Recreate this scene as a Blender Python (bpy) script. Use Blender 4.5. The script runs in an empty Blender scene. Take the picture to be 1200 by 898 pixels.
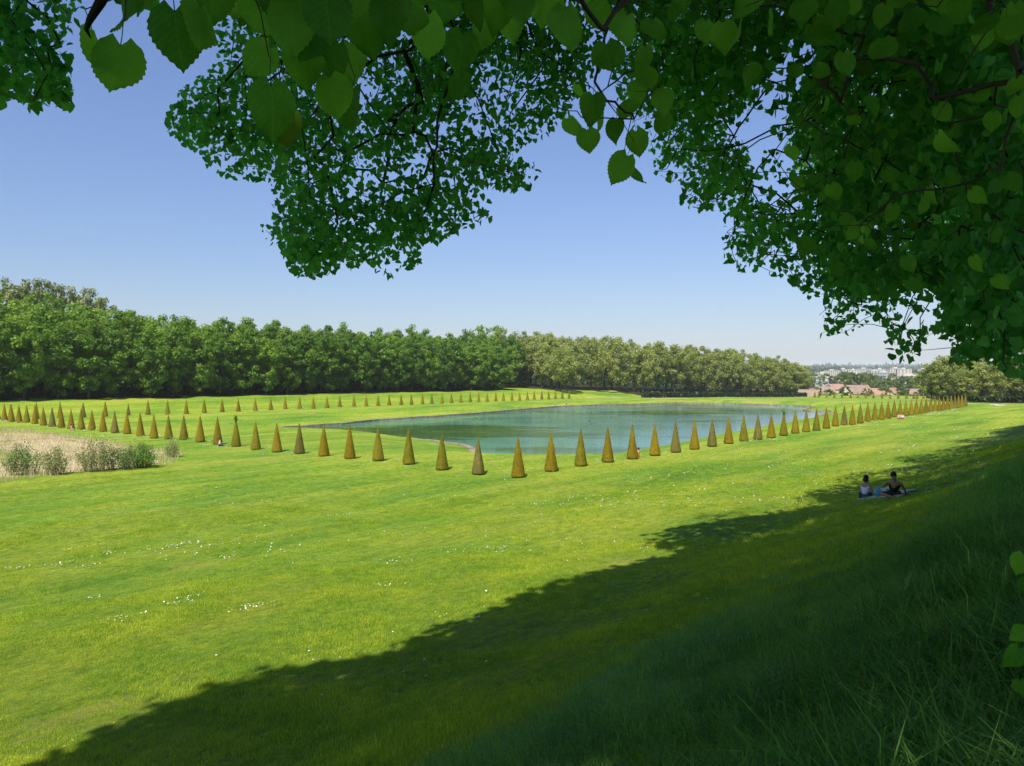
import bpy, math, random
import numpy as np
from mathutils import Vector, Matrix

# ------------------------------------------------------------------ camera, sky, sun
SC = bpy.context.scene
COL = SC.collection
F = 880.0                      # focal length in photograph pixels (1200 wide)
PITCH = math.radians(1.107)
cam_d = bpy.data.cameras.new("camera")
cam_d.sensor_width = 36.0
cam_d.lens = 36.0 * F / 1200.0
cam_d.clip_start = 0.05
cam_d.clip_end = 40000
cam = bpy.data.objects.new("camera", cam_d)
COL.objects.link(cam)
cam.location = (0, 0, 0)
cam.rotation_euler = (math.pi / 2 - PITCH, 0, 0)
SC.camera = cam

SUN_EL = math.radians(56)
SUN_BACK = math.radians(21)     # sun stands behind the camera, 21 degrees to its left
sun_h = Vector((-math.sin(SUN_BACK), -math.cos(SUN_BACK), 0))
world = bpy.data.worlds.new("World")
SC.world = world
world.use_nodes = True
wn = world.node_tree
bg = wn.nodes["Background"]
sky = wn.nodes.new("ShaderNodeTexSky")
sky.sky_type = 'NISHITA'
sky.sun_disc = False
sky.sun_elevation = SUN_EL
sky.sun_rotation = math.atan2(sun_h.x, sun_h.y)
sky.altitude = 0
sky.air_density = 1.5
sky.dust_density = 0.3
sky.ozone_density = 1.0
tint = wn.nodes.new("ShaderNodeMix"); tint.data_type = 'RGBA'; tint.blend_type = 'MULTIPLY'; tint.inputs["Factor"].default_value = 1
tint.inputs["B"].default_value = (.515, .642, 1.0, 1)
hs = wn.nodes.new("ShaderNodeHueSaturation"); hs.inputs["Saturation"].default_value = .8
wn.links.new(sky.outputs[0], hs.inputs["Color"])
wn.links.new(hs.outputs[0], tint.inputs["A"])
wn.links.new(tint.outputs["Result"], bg.inputs[0])
bg.inputs[1].default_value = 0.074

sun_d = bpy.data.lights.new("sun", 'SUN')
sun_d.energy = 4.0
sun_d.angle = math.radians(0.53)
sun_d.color = (1.0, 0.95, 0.86)
sun = bpy.data.objects.new("sun", sun_d)
COL.objects.link(sun)
to_sun = Vector((sun_h.x * math.cos(SUN_EL), sun_h.y * math.cos(SUN_EL), math.sin(SUN_EL)))
sun.rotation_euler = (-to_sun).to_track_quat('-Z', 'Y').to_euler()

SC.view_settings.view_transform = 'Standard'
SC.view_settings.look = 'None'
SC.view_settings.gamma = 1.0
SC.view_settings.use_curve_mapping = False
SC.view_settings.exposure = 0.85
SC.cycles.max_bounces = 12
SC.cycles.diffuse_bounces = 8
SC.cycles.transmission_bounces = 10
SC.cycles.transparent_max_bounces = 8
SC.cycles.volume_bounces = 2
SC.cycles.use_denoising = True
SC.cycles.denoising_input_passes = 'RGB_ALBEDO_NORMAL'
SC.cycles.denoising_prefilter = 'NONE'

HAZE = 1.0e-4
random.seed(7)
RNG = np.random.default_rng(11)

# ------------------------------------------------------------------ helpers
FWD = np.array((0, math.cos(PITCH), -math.sin(PITCH)))
UP = np.array((0, math.sin(PITCH), math.cos(PITCH)))
RD = np.array((0.655, 0.7556))      # along the avenue, away to the right
LD = np.array((-0.7556, 0.655))     # across the park, away to the left


def at(px, py, depth):
    v = np.array((1.0, 0, 0)) * (px - 600) / F + UP * (449 - py) / F + FWD
    return v * depth


def project(p):
    p = np.atleast_2d(p)
    d = p @ FWD
    ds = np.where(np.abs(d) < 1e-4, 1e-4, d)
    return 600 + F * p[:, 0] / ds, 449 - F * (p @ UP) / ds, d


def inpoly(poly, x, y):
    poly = np.asarray(poly, float)
    x = np.asarray(x, float); y = np.asarray(y, float)
    c = np.zeros(x.shape, bool)
    n = len(poly)
    j = n - 1
    for i in range(n):
        xi, yi = poly[i]; xj, yj = poly[j]
        if yi != yj:
            t = ((yi > y) != (yj > y)) & (x < (xj - xi) * (y - yi) / (yj - yi) + xi)
            c ^= t
        j = i
    return c


def lr(x, y):
    return LD[0] * x + LD[1] * y, RD[0] * x + RD[1] * y


def xy(l, r):
    return LD[0] * l + RD[0] * r, LD[1] * l + RD[1] * r


def smooth_table(xs, ys, w):
    g = np.linspace(xs[0], xs[-1], 6000)
    v = np.interp(g, xs, ys)
    k = max(1, int(w / (g[1] - g[0])))
    ker = np.hanning(2 * k + 3); ker /= ker.sum()
    vp = np.pad(v, k + 1, mode='edge')
    return g, np.convolve(vp, ker, 'valid')


PL = smooth_table([-400, -60, -8, -1, 1.2, 5, 8.7, 12, 17, 21, 24, 29, 35.7, 158, 163, 174, 182, 230, 330, 600],
                  [3, 1.5, -1.3, -1.62, -1.8, -3.65, -5.2, -5.95, -6.5, -6.75, -7.35, -7.7, -8.0, -9.35, -9.1, -6.9, -6.45, -4.5, -3, -6], 2.2)
TR = smooth_table([-500, 42, 80, 122, 209, 235, 300, 350, 480, 700, 1500], [0, 0, -.3, -.55, -1.2, -1.75, -3.2, -4.2, -6.5, -10, -12], 14)

WATER_Z = -11.5
BASIN_PX = [(253, 509.5), (300, 505.5), (333, 502.5), (400, 498), (443, 493.5), (533, 487.5), (600, 482), (653, 477.5), (700, 475.7),
            (760, 474), (800, 473), (860, 474), (900, 475.3), (930, 476.2), (950, 477.2), (953, 478.3), (944, 480), (941, 481.5), (950, 482.5),
            (972, 482.8), (975, 484.5), (960, 488.5), (930, 494), (900, 499.5), (870, 504.5), (840, 510), (800, 519), (733, 530.5), (693, 537.7),
            (667, 542), (647, 545), (630, 544.5), (600, 541.7), (580, 538.5), (562, 536), (556, 533), (557, 529.5), (552, 526.7), (540, 522.7),
            (523, 521.5), (510, 519), (467, 515), (443, 513.7), (400, 511.7), (333, 511.2), (280, 512)]
BASIN = []
for _p in BASIN_PX:
    v = at(_p[0], _p[1], 1.0)
    t = WATER_Z / v[2]
    BASIN.append((v[0] * t, v[1] * t))
BASIN = np.array(BASIN)


def basin_dist(x, y):
    x = np.asarray(x, float); y = np.asarray(y, float)
    best = np.full(x.shape, 1e9)
    n = len(BASIN)
    for i in range(n):
        a = BASIN[i]; b = BASIN[(i + 1) % n]
        d = b - a
        L2 = d @ d + 1e-9
        t = np.clip(((x - a[0]) * d[0] + (y - a[1]) * d[1]) / L2, 0, 1)
        best = np.minimum(best, np.hypot(x - a[0] - t * d[0], y - a[1] - t * d[1]))
    return np.where(inpoly(BASIN, x, y), -best, best)


def ground(x, y):
    x = np.asarray(x, float); y = np.asarray(y, float)
    l, r = lr(x, y)
    dist = np.hypot(x, y)
    z = np.interp(l, *PL) + np.interp(r, *TR)
    # wooded hill behind the left end
    z = z + 11 * np.clip((l - 195) / 60, 0, 1) * np.clip((150 - r) / 120, 0, 1.1)
    # plateau falls to the plain
    far = np.clip((dist - 600) / 900, 0, 1)
    z = z * (1 - far) + (-22) * far
    # gentle unevenness of the lawn
    amp = np.clip(dist / 25, 0, 1) * np.clip((400 - dist) / 200, 0, 1)
    z = z + amp * (0.06 * np.sin(x * .31 + 1.3 * np.sin(y * .17)) + 0.05 * np.sin(y * .43 + x * .11) + .04 * np.sin(l * 1.1 + .6 * np.sin(r * .21)))
    near = (x > -260) & (x < 220) & (y > 20) & (y < 420)
    if np.any(near):
        d = np.where(near, 0, 1e3).astype(float)
        idx = np.where(near)
        d[idx] = basin_dist(x[idx], y[idx]) if x.shape else basin_dist(x, y)
        bank = np.where(d > 0, WATER_Z + .12 + .19 * d, WATER_Z + .12 + .8 * d)
        k = 0.45
        h = np.clip(.5 + .5 * (z - bank) / k, 0, 1)
        z = np.where(d < 900, np.maximum(z * (1 - h) + bank * h - k * h * (1 - h), -14), z)
    return z


def gz(x, y):
    return float(ground(np.array([x]), np.array([y]))[0])


def hit(px, py):
    v = at(px, py, 1.0)
    ts = np.geomspace(2.0, 3000, 6000)
    z = ground(v[0] * ts, v[1] * ts)
    k = np.argmax(v[2] * ts <= z)
    return np.array((v[0] * ts[k], v[1] * ts[k], z[k]))


def mat(name):
    m = bpy.data.materials.new(name)
    m.use_nodes = True
    return m, m.node_tree.nodes, m.node_tree.links


def pbr(m):
    return m.node_tree.nodes["Principled BSDF"]


def simple(name, col, rough=.8, var=.25, scale=6.0, spec=.3, bump=0.0):
    m, N, L = mat(name)
    b = pbr(m)
    b.inputs["Roughness"].default_value = rough
    b.inputs["Specular IOR Level"].default_value = spec
    tc = N.new("ShaderNodeTexCoord")
    nz = N.new("ShaderNodeTexNoise"); nz.inputs["Scale"].default_value = scale; nz.inputs["Detail"].default_value = 6
    L.new(tc.outputs["Object"], nz.inputs["Vector"])
    rp = N.new("ShaderNodeValToRGB")
    rp.color_ramp.elements[0].position = .3; rp.color_ramp.elements[1].position = .7
    rp.color_ramp.elements[0].color = (*[c * (1 - var) for c in col], 1)
    rp.color_ramp.elements[1].color = (*[min(1, c * (1 + var)) for c in col], 1)
    L.new(nz.outputs["Fac"], rp.inputs[0])
    L.new(rp.outputs[0], b.inputs["Base Color"])
    if bump:
        bp = N.new("ShaderNodeBump"); bp.inputs["Strength"].default_value = bump
        L.new(nz.outputs["Fac"], bp.inputs["Height"]); L.new(bp.outputs[0], b.inputs["Normal"])
    return m


def foliage(name, dark, light, trans=.35, scale=.35, rough=.55, objvar=.3, leafscale=9.0, spec=.25, through=(1.4, 1.5, .5)):
    """leaf material: colour varies by tree, by branch and by leaf; light comes through"""
    m, N, L = mat(name)
    out = N["Material Output"]
    b = pbr(m)
    b.inputs["Roughness"].default_value = rough
    b.inputs["Specular IOR Level"].default_value = spec
    geo = N.new("ShaderNodeNewGeometry")
    nz = N.new("ShaderNodeTexNoise"); nz.inputs["Scale"].default_value = scale; nz.inputs["Detail"].default_value = 3
    L.new(geo.outputs["Position"], nz.inputs["Vector"])
    oi = N.new("ShaderNodeObjectInfo")
    a1 = N.new("ShaderNodeMath"); a1.operation = 'MULTIPLY_ADD'
    L.new(oi.outputs["Random"], a1.inputs[0]); a1.inputs[1].default_value = objvar; a1.inputs[2].default_value = -objvar / 2
    a2 = N.new("ShaderNodeMath"); a2.operation = 'ADD'
    L.new(nz.outputs["Fac"], a2.inputs[0]); L.new(a1.outputs[0], a2.inputs[1])
    a3 = N.new("ShaderNodeMath"); a3.operation = 'MULTIPLY_ADD'
    L.new(geo.outputs["Random Per Island"], a3.inputs[0]); a3.inputs[1].default_value = .5; a3.inputs[2].default_value = -.25
    a4 = N.new("ShaderNodeMath"); a4.operation = 'ADD'
    L.new(a2.outputs[0], a4.inputs[0]); L.new(a3.outputs[0], a4.inputs[1])
    rp = N.new("ShaderNodeValToRGB")
    rp.color_ramp.elements[0].position = .15; rp.color_ramp.elements[1].position = .85
    rp.color_ramp.elements[0].color = (*dark, 1); rp.color_ramp.elements[1].color = (*light, 1)
    L.new(a4.outputs[0], rp.inputs[0])
    L.new(rp.outputs[0], b.inputs["Base Color"])
    tr = N.new("ShaderNodeBsdfTranslucent")
    mul = N.new("ShaderNodeMix"); mul.data_type = 'RGBA'; mul.blend_type = 'MULTIPLY'; mul.inputs["Factor"].default_value = 1
    L.new(rp.outputs[0], mul.inputs["A"]); mul.inputs["B"].default_value = (*through, 1)
    L.new(mul.outputs["Result"], tr.inputs["Color"])
    mx = N.new("ShaderNodeMixShader"); mx.inputs[0].default_value = trans
    L.new(b.outputs[0], mx.inputs[1]); L.new(tr.outputs[0], mx.inputs[2])
    L.new(mx.outputs[0], out.inputs["Surface"])
    return m


def mesh_np(name, V, faces, m=None, smooth=False):
    me = bpy.data.meshes.new(name)
    if isinstance(faces, np.ndarray):
        nf, k = faces.shape
        me.vertices.add(len(V)); me.vertices.foreach_set("co", np.asarray(V, np.float32).ravel())
        me.loops.add(nf * k); me.loops.foreach_set("vertex_index", faces.astype(np.int32).ravel())
        me.polygons.add(nf)
        me.polygons.foreach_set("loop_start", np.arange(0, nf * k, k, dtype=np.int32))
        me.update(calc_edges=True)
        me.validate()
    else:
        me.from_pydata([tuple(map(float, v)) for v in V], [], faces)
    for mm in ([m] if not isinstance(m, (list, tuple)) else m):
        if mm: me.materials.append(mm)
    if smooth:
        me.polygons.foreach_set("use_smooth", np.ones(len(me.polygons), bool))
    return me


def link(name, me, parent=None, loc=(0, 0, 0), rot=(0, 0, 0), scale=(1, 1, 1), kind=None, label=None, cat=None, group=None):
    o = bpy.data.objects.new(name, me)
    COL.objects.link(o)
    if parent: o.parent = parent
    o.location = tuple(map(float, loc)); o.rotation_euler = rot; o.scale = scale
    if kind: o["kind"] = kind
    if label: o["label"] = label
    if cat: o["category"] = cat
    if group: o["group"] = group
    return o


def thing(name, label, cat, loc=(0, 0, 0), rz=0, group=None, scale=(1, 1, 1)):
    return link(name, None, None, loc, (0, 0, rz), scale, None, label, cat, group)


class MB:
    """collects shapes into one mesh"""
    def __init__(s): s.V = []; s.F = []

    def add(s, V, Fs):
        o = len(s.V); s.V += [tuple(v) for v in V]; s.F += [tuple(i + o for i in f) for f in Fs]

    def box(s, x0, x1, y0, y1, z0, z1):
        s.add([(x0, y0, z0), (x1, y0, z0), (x1, y1, z0), (x0, y1, z0), (x0, y0, z1), (x1, y0, z1), (x1, y1, z1), (x0, y1, z1)],
              [(0, 3, 2, 1), (4, 5, 6, 7), (0, 1, 5, 4), (1, 2, 6, 5), (2, 3, 7, 6), (3, 0, 4, 7)])

    def tube(s, pts, rad, n=6, cap=True):
        pts = [Vector(p) for p in pts]
        V = []; Fs = []
        for i, p in enumerate(pts):
            t = (pts[min(i + 1, len(pts) - 1)] - pts[max(i - 1, 0)]).normalized()
            a = t.cross(Vector((.31, .95, .07)) if abs(t.z) > .6 else Vector((0, 0, 1))).normalized(); b = t.cross(a)
            for k in range(n):
                q = 2 * math.pi * k / n
                V.append(p + (a * math.cos(q) + b * math.sin(q)) * rad[i])
        for i in range(len(pts) - 1):
            for k in range(n):
                Fs.append((i * n + k, i * n + (k + 1) % n, (i + 1) * n + (k + 1) % n, (i + 1) * n + k))
        if cap:
            Fs.append(tuple(range(n - 1, -1, -1))); Fs.append(tuple((len(pts) - 1) * n + k for k in range(n)))
        s.add(V, Fs)

    def ball(s, c, rx, ry, rz, nu=10, nv=7):
        V = [(c[0], c[1], c[2] + rz)]; Fs = []
        for j in range(1, nv):
            th = math.pi * j / nv
            for i in range(nu):
                ph = 2 * math.pi * i / nu
                V.append((c[0] + rx * math.sin(th) * math.cos(ph), c[1] + ry * math.sin(th) * math.sin(ph), c[2] + rz * math.cos(th)))
        V.append((c[0], c[1], c[2] - rz)); e = len(V) - 1
        for i in range(nu):
            Fs.append((0, 1 + i, 1 + (i + 1) % nu))
            for j in range(nv - 2):
                a = 1 + j * nu
                Fs.append((a + i, a + nu + i, a + nu + (i + 1) % nu, a + (i + 1) % nu))
            a = 1 + (nv - 2) * nu
            Fs.append((a + (i + 1) % nu, a + i, e))
        s.add(V, Fs)

    def mesh(s, name, m, smooth=False): return mesh_np(name, s.V, s.F, m, smooth)


ORD = ["", "first", "second", "third", "fourth", "fifth", "sixth", "seventh", "eighth", "ninth", "tenth", "eleventh", "twelfth", "thirteenth",
       "fourteenth", "fifteenth", "sixteenth", "seventeenth", "eighteenth", "nineteenth"]
TENS = {20: "twenty", 30: "thirty", 40: "forty", 50: "fifty"}


def ordinal(n):
    if n < 20: return ORD[n]
    t, u = n // 10 * 10, n % 10
    return TENS[t][:-1] + "ieth" if u == 0 else TENS[t] + "-" + ORD[u]


# ------------------------------------------------------------------ lawn: one sheet to the horizon
def lawn_material():
    m, N, L = mat("lawn")
    b = pbr(m); b.inputs["Roughness"].default_value = .9; b.inputs["Specular IOR Level"].default_value = .12
    geo = N.new("ShaderNodeNewGeometry")
    mp = N.new("ShaderNodeMapping"); mp.vector_type = 'POINT'
    mp.inputs["Rotation"].default_value = (0, 0, -math.atan2(RD[1], RD[0]))
    L.new(geo.outputs["Position"], mp.inputs["Vector"])          # x along the avenue, y across

    def noise(scale, detail=5, sx=1, sy=1, rough=.55):
        q = N.new("ShaderNodeMapping"); q.inputs["Scale"].default_value = (sx, sy, .15)
        L.new(mp.outputs[0], q.inputs["Vector"])
        n = N.new("ShaderNodeTexNoise"); n.inputs["Scale"].default_value = scale; n.inputs["Detail"].default_value = detail
        n.inputs["Roughness"].default_value = rough
        L.new(q.outputs[0], n.inputs["Vector"])
        return n.outputs["Fac"]

    def ramp(fac, stops):
        r = N.new("ShaderNodeValToRGB")
        while len(r.color_ramp.elements) < len(stops): r.color_ramp.elements.new(.5)
        for e, (p, c) in zip(r.color_ramp.elements, stops):
            e.position = p; e.color = (*c, 1) if len(c) == 3 else c
        L.new(fac, r.inputs[0]); return r.outputs[0]

    def mix(a, bcol, fac, mode='MIX'):
        x = N.new("ShaderNodeMix"); x.data_type = 'RGBA'; x.blend_type = mode
        if isinstance(fac, float): x.inputs["Factor"].default_value = fac
        else: L.new(fac, x.inputs["Factor"])
        L.new(a, x.inputs["A"])
        if isinstance(bcol, tuple): x.inputs["B"].default_value = (*bcol, 1)
        else: L.new(bcol, x.inputs["B"])
        return x.outputs["Result"]

    base = ramp(noise(.14, 6, .35, 1.0, .62), [(.30, (.11, .23, .022)), (.45, (.185, .305, .026)), (.58, (.30, .36, .038)), (.72, (.205, .32, .026))])
    stripes = ramp(noise(.55, 4, .06, 1.0), [(.36, (.70, .80, .72)), (.50, (1.0, 1.0, 1.0)), (.64, (1.16, 1.08, 1.05))])
    c = mix(base, stripes, .6, 'MULTIPLY')
    swath = ramp(noise(.09, 3, .10, 1.6), [(.40, (.66, .80, .66)), (.52, (1.0, 1.0, 1.0)), (.66, (1.14, 1.06, 1.1))])
    c = mix(c, swath, .7, 'MULTIPLY')
    clump = ramp(noise(2.2, 8, .8, 1.2, .75), [(.34, (.48, .58, .42)), (.53, (1.0, 1.0, 1.0)), (.70, (1.4, 1.28, 1.3))])
    c = mix(c, clump, .9, 'MULTIPLY')
    blade = ramp(noise(26, 5, .9, 1.1, .7), [(.35, (.6, .64, .5)), (.6, (1.15, 1.12, 1.1))])
    c = mix(c, blade, .6, 'MULTIPLY')
    mot = ramp(noise(7, 9, 1, 1.15, .85), [(.33, (.58, .66, .55)), (.5, (1, 1, 1)), (.68, (1.45, 1.2, 1.3))])
    c = mix(c, mot, .75, 'MULTIPLY')
    dry = ramp(noise(.33, 6, .5, 1.1, .7), [(.56, (0, 0, 0)), (.70, (1, 1, 1))])
    c = mix(c, (.36, .33, .075), mixfac(N, L, dry, .55))
    bare = ramp(noise(.9, 5, .5, 1.2, .6), [(.66, (0, 0, 0)), (.73, (1, 1, 1))])
    c = mix(c, (.36, .27, .12), mixfac(N, L, bare, .55))
    # far country goes from lawn to fields and woods
    ln = N.new("ShaderNodeVectorMath"); ln.operation = 'LENGTH'; L.new(geo.outputs["Position"], ln.inputs[0])
    mr = N.new("ShaderNodeMapRange"); mr.inputs[1].default_value = 450; mr.inputs[2].default_value = 650
    L.new(ln.outputs["Value"], mr.inputs[0])
    fields = ramp(noise(.004, 4), [(.4, (.04, .075, .025)), (.55, (.07, .11, .035)), (.7, (.05, .09, .03))])
    c = mix(c, fields, mr.outputs[0])
    L.new(c, b.inputs["Base Color"])
    bp = N.new("ShaderNodeBump"); bp.inputs["Strength"].default_value = 1.0; bp.inputs["Distance"].default_value = .14
    L.new(noise(5, 10, 1, 1, .85), bp.inputs["Height"]); L.new(bp.outputs[0], b.inputs["Normal"])
    return m


def mixfac(N, L, col, k):
    q = N.new("ShaderNodeMath"); q.operation = 'MULTIPLY'; q.inputs[1].default_value = k
    L.new(col, q.inputs[0]); return q.outputs[0]


def axis(fine0, fine1, mid0, mid1, lo, hi, fs=.45, ms=1.5):
    a = list(np.arange(mid0, fine0, ms)) + list(np.arange(fine0, fine1, fs)) + list(np.arange(fine1, mid1, ms))
    s = ms; v = a[-1]
    while v < hi: s *= 1.17; v += s; a.append(v)
    s = ms; v = a[0]; pre = []
    while v > lo: s *= 1.17; v -= s; pre.append(v)
    return np.array(pre[::-1] + a)


M_LAWN = lawn_material()
ra = axis(-6, 34, -30, 262, -9000, 14000)
la = axis(-3, 26, -24, 245, -9000, 14000)
Rg, Lg = np.meshgrid(ra, la, indexing='xy')
X, Y = xy(Lg, Rg)
Zg = ground(X.ravel(), Y.ravel())
V = np.stack([X.ravel(), Y.ravel(), Zg], 1)
nx, ny = len(ra), len(la)
ii, jj = np.meshgrid(np.arange(nx - 1), np.arange(ny - 1), indexing='xy')
a = (jj * nx + ii).ravel()
Q = np.stack([a, a + 1, a + nx + 1, a + nx], 1)
link("ground", mesh_np("ground", V, Q, M_LAWN, True), kind="structure")

# ------------------------------------------------------------------ water and its stone rim
def water_material():
    m, N, L = mat("lake_water")
    b = pbr(m); b.inputs["Roughness"].default_value = .07; b.inputs["IOR"].default_value = 1.33
    b.inputs["Specular IOR Level"].default_value = .5
    geo = N.new("ShaderNodeNewGeometry")
    mp = N.new("ShaderNodeMapping"); mp.inputs["Scale"].default_value = (.020, .050, 1)
    L.new(geo.outputs["Position"], mp.inputs["Vector"])
    n = N.new("ShaderNodeTexNoise"); n.inputs["Scale"].default_value = 1; n.inputs["Detail"].default_value = 6; n.inputs["Roughness"].default_value = .65
    L.new(mp.outputs[0], n.inputs["Vector"])
    sx = N.new("ShaderNodeSeparateXYZ"); L.new(geo.outputs["Position"], sx.inputs[0])
    xfac = N.new("ShaderNodeMapRange"); xfac.inputs[1].default_value = -25; xfac.inputs[2].default_value = 60     # bluer to the right: reflected sky put into the water colour
    L.new(sx.outputs["X"], xfac.inputs[0])
    sky_blend = N.new("ShaderNodeMix"); sky_blend.data_type = 'RGBA'; L.new(xfac.outputs[0], sky_blend.inputs["Factor"])
    sky_blend.inputs["A"].default_value = (.115, .28, .18, 1); sky_blend.inputs["B"].default_value = (.10, .215, .23, 1)
    wd = N.new("ShaderNodeMapRange"); wd.inputs[1].default_value = .50; wd.inputs[2].default_value = .58; L.new(n.outputs["Fac"], wd.inputs[0])
    weed = N.new("ShaderNodeMix"); weed.data_type = 'RGBA'; L.new(wd.outputs[0], weed.inputs["Factor"])
    L.new(sky_blend.outputs["Result"], weed.inputs["A"]); weed.inputs["B"].default_value = (.055, .12, .035, 1)
    L.new(weed.outputs["Result"], b.inputs["Base Color"])
    w = N.new("ShaderNodeTexNoise"); w.inputs["Scale"].default_value = 1.3; w.inputs["Detail"].default_value = 4
    L.new(geo.outputs["Position"], w.inputs["Vector"])
    w2 = N.new("ShaderNodeTexNoise"); w2.inputs["Scale"].default_value = .05; w2.inputs["Detail"].default_value = 3
    L.new(geo.outputs["Position"], w2.inputs["Vector"])
    mr = N.new("ShaderNodeMapRange"); mr.inputs[1].default_value = .42; mr.inputs[2].default_value = .6; mr.inputs[3].default_value = .012; mr.inputs[4].default_value = .06
    L.new(w2.outputs["Fac"], mr.inputs[0])
    bp = N.new("ShaderNodeBump"); bp.inputs["Distance"].default_value = 1.0
    L.new(mr.outputs[0], bp.inputs["Strength"]); L.new(w.outputs["Fac"], bp.inputs["Height"]); L.new(bp.outputs[0], b.inputs["Normal"])
    return m


cen = BASIN.mean(0)
W = []
nb = len(BASIN)
area = sum(BASIN[i][0] * BASIN[(i + 1) % nb][1] - BASIN[(i + 1) % nb][0] * BASIN[i][1] for i in range(nb))
sg = 1 if area > 0 else -1
for i in range(nb):
    t = BASIN[(i + 1) % nb] - BASIN[i - 1]; t = t / np.linalg.norm(t)
    W.append((BASIN[i][0] + sg * t[1] * 1.0, BASIN[i][1] - sg * t[0] * 1.0, WATER_Z))
link("lake_water", mesh_np("lake_water", W, [tuple(range(nb))], water_material()), kind="structure")

M_STONE = simple("rim_stone", (.24, .20, .14), .9, .35, 1.2, .2, .3)
mb = MB()
rim = list(range(0, 21)) + list(range(34, 42))
for i in rim:
    a = BASIN[i]; b = BASIN[(i + 1) % nb]
    d = b - a; Ls = np.linalg.norm(d); d = d / Ls; nrm = np.array((d[1], -d[0])) * sg
    n = max(1, int(Ls / 1.6))
    for k in range(n):
        s0 = Ls * k / n + .03; s1 = Ls * (k + 1) / n - .03
        h = .42 + random.uniform(-.06, .05); w0 = -.15 + random.uniform(-.05, .05); w1 = .75 + random.uniform(-.12, .12)
        P = [a + d * s0 + nrm * w0, a + d * s1 + nrm * w0, a + d * s1 + nrm * w1, a + d * s0 + nrm * w1]
        mb.add([(p[0], p[1], WATER_Z - .4) for p in P] + [(p[0], p[1], WATER_Z + h) for p in P],
               [(0, 3, 2, 1), (4, 5, 6, 7), (0, 1, 5, 4), (1, 2, 6, 5), (2, 3, 7, 6), (3, 0, 4, 7)])
link("stone_rim", mb.mesh("stone_rim", M_STONE), kind="structure")

# ------------------------------------------------------------------ pale gravel paths
M_PATH = simple("gravel_path", (.46, .41, .28), .95, .2, .8, .1, .2)


def path_strip(pts, width, name):
    V = []; Fs = []
    P = []
    for (a, b) in zip(pts[:-1], pts[1:]):
        n = max(2, int(np.hypot(b[0] - a[0], b[1] - a[1]) / 2))
        for k in range(n): P.append((a[0] + (b[0] - a[0]) * k / n, a[1] + (b[1] - a[1]) * k / n))
    P.append(pts[-1])
    P = np.array(P)
    m = 5
    for i in range(len(P)):
        t = P[min(i + 1, len(P) - 1)] - P[max(i - 1, 0)]; t /= np.linalg.norm(t)
        nrm = np.array((-t[1], t[0]))
        w = width * (1 + .12 * math.sin(i * .7) + .08 * math.sin(i * 1.9))
        for j in range(m):
            q = P[i] + nrm * w * (j / (m - 1) - .5)
            V.append((q[0], q[1], 0))
    V = np.array(V); V[:, 2] = ground(V[:, 0], V[:, 1]) + .06
    for i in range(len(P) - 1):
        for j in range(m - 1):
            Fs.append((i * m + j, (i + 1) * m + j, (i + 1) * m + j + 1, i * m + j + 1))
    link(name, mesh_np(name, V, np.array(Fs), M_PATH, True), kind="structure")


path_strip([xy(-16, 247), xy(40, 246), xy(100, 247), xy(150, 246), xy(160, 226)], 3.4, "gravel_path")
path_strip([xy(-60, 352), xy(60, 352), xy(140, 350)], 5.0, "gravel_path")
path_strip([xy(-14, 216), xy(30, 218), xy(36, 246)], 2.2, "gravel_path")

# ------------------------------------------------------------------ yew cones
YEW = [foliage("yew_foliage", (.21, .158, .010), (.34, .25, .02), .3, .8, .8, .4, 9, .1),
       foliage("yew_foliage_green", (.165, .155, .012), (.30, .245, .024), .3, .8, .8, .4, 9, .1),
       foliage("yew_foliage_grey", (.15, .13, .03), (.26, .21, .06), .3, .8, .8, .4, 9, .1)]
M_BARK = simple("bark", (.075, .058, .042), .95, .4, 3.0, .1, .6)
M_TUFT = foliage("fresh_shoots", (.12, .2, .02), (.2, .3, .04), .3)


def cone_mesh(seed, m, h=3.0, r=.53):
    rg = np.random.default_rng(seed)
    nu, nv = 40, 34
    V = []
    for j in range(nv + 1):
        t = j / nv
        rr = r * (1 - t) + .035 * (t ** .5)
        if j == 0: rr *= .93
        for i in range(nu):
            q = 2 * math.pi * i / nu
            k = rr * (1 + .03 * math.sin(3 * q + seed) + .02 * math.sin(5 * q + 4 * t)) + rg.normal(0, .008)
            V.append((k * math.cos(q), k * math.sin(q), .10 + t * (h - .10) + rg.normal(0, .015)))
    Fs = []
    for j in range(nv):
        for i in range(nu):
            a0 = j * nu + i; a1 = j * nu + (i + 1) % nu
            Fs.append((a0, a1, a1 + nu, a0 + nu))
    V.append((0, 0, h + .05)); e = len(V) - 1
    for i in range(nu): Fs.append((nv * nu + i, nv * nu + (i + 1) % nu, e))
    Fs.append(tuple(range(nu - 1, -1, -1)))
    # short sprigs standing out of the clipped face
    n = 420
    t = 1 - np.sqrt(rg.random(n)); q = rg.random(n) * 2 * math.pi
    for k in range(n):
        rr = r * (1 - t[k]) + .02
        c = np.array((rr * math.cos(q[k]), rr * math.sin(q[k]), .1 + t[k] * (h - .1)))
        nrm = np.array((math.cos(q[k]), math.sin(q[k]), .25))
        tang = np.array((-math.sin(q[k]), math.cos(q[k]), 0)) * .03 * rg.uniform(.6, 1.3)
        tip = c + nrm * rg.uniform(.03, .07) + np.array((0, 0, rg.uniform(0, .06)))
        b0 = len(V)
        V += [tuple(c - tang), tuple(c + tang), tuple(tip)]; Fs.append((b0, b0 + 1, b0 + 2))
    return mesh_np("foliage", V, Fs, m)


CONES = [[cone_mesh(10 * a + b, YEW[a]) for b in range(3)] for a in range(3)]
mb = MB(); mb.tube([(0, 0, -.4), (0, 0, .3)], [.10, .08], 8); ME_YTRUNK = mb.mesh("trunk", M_BARK)


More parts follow.
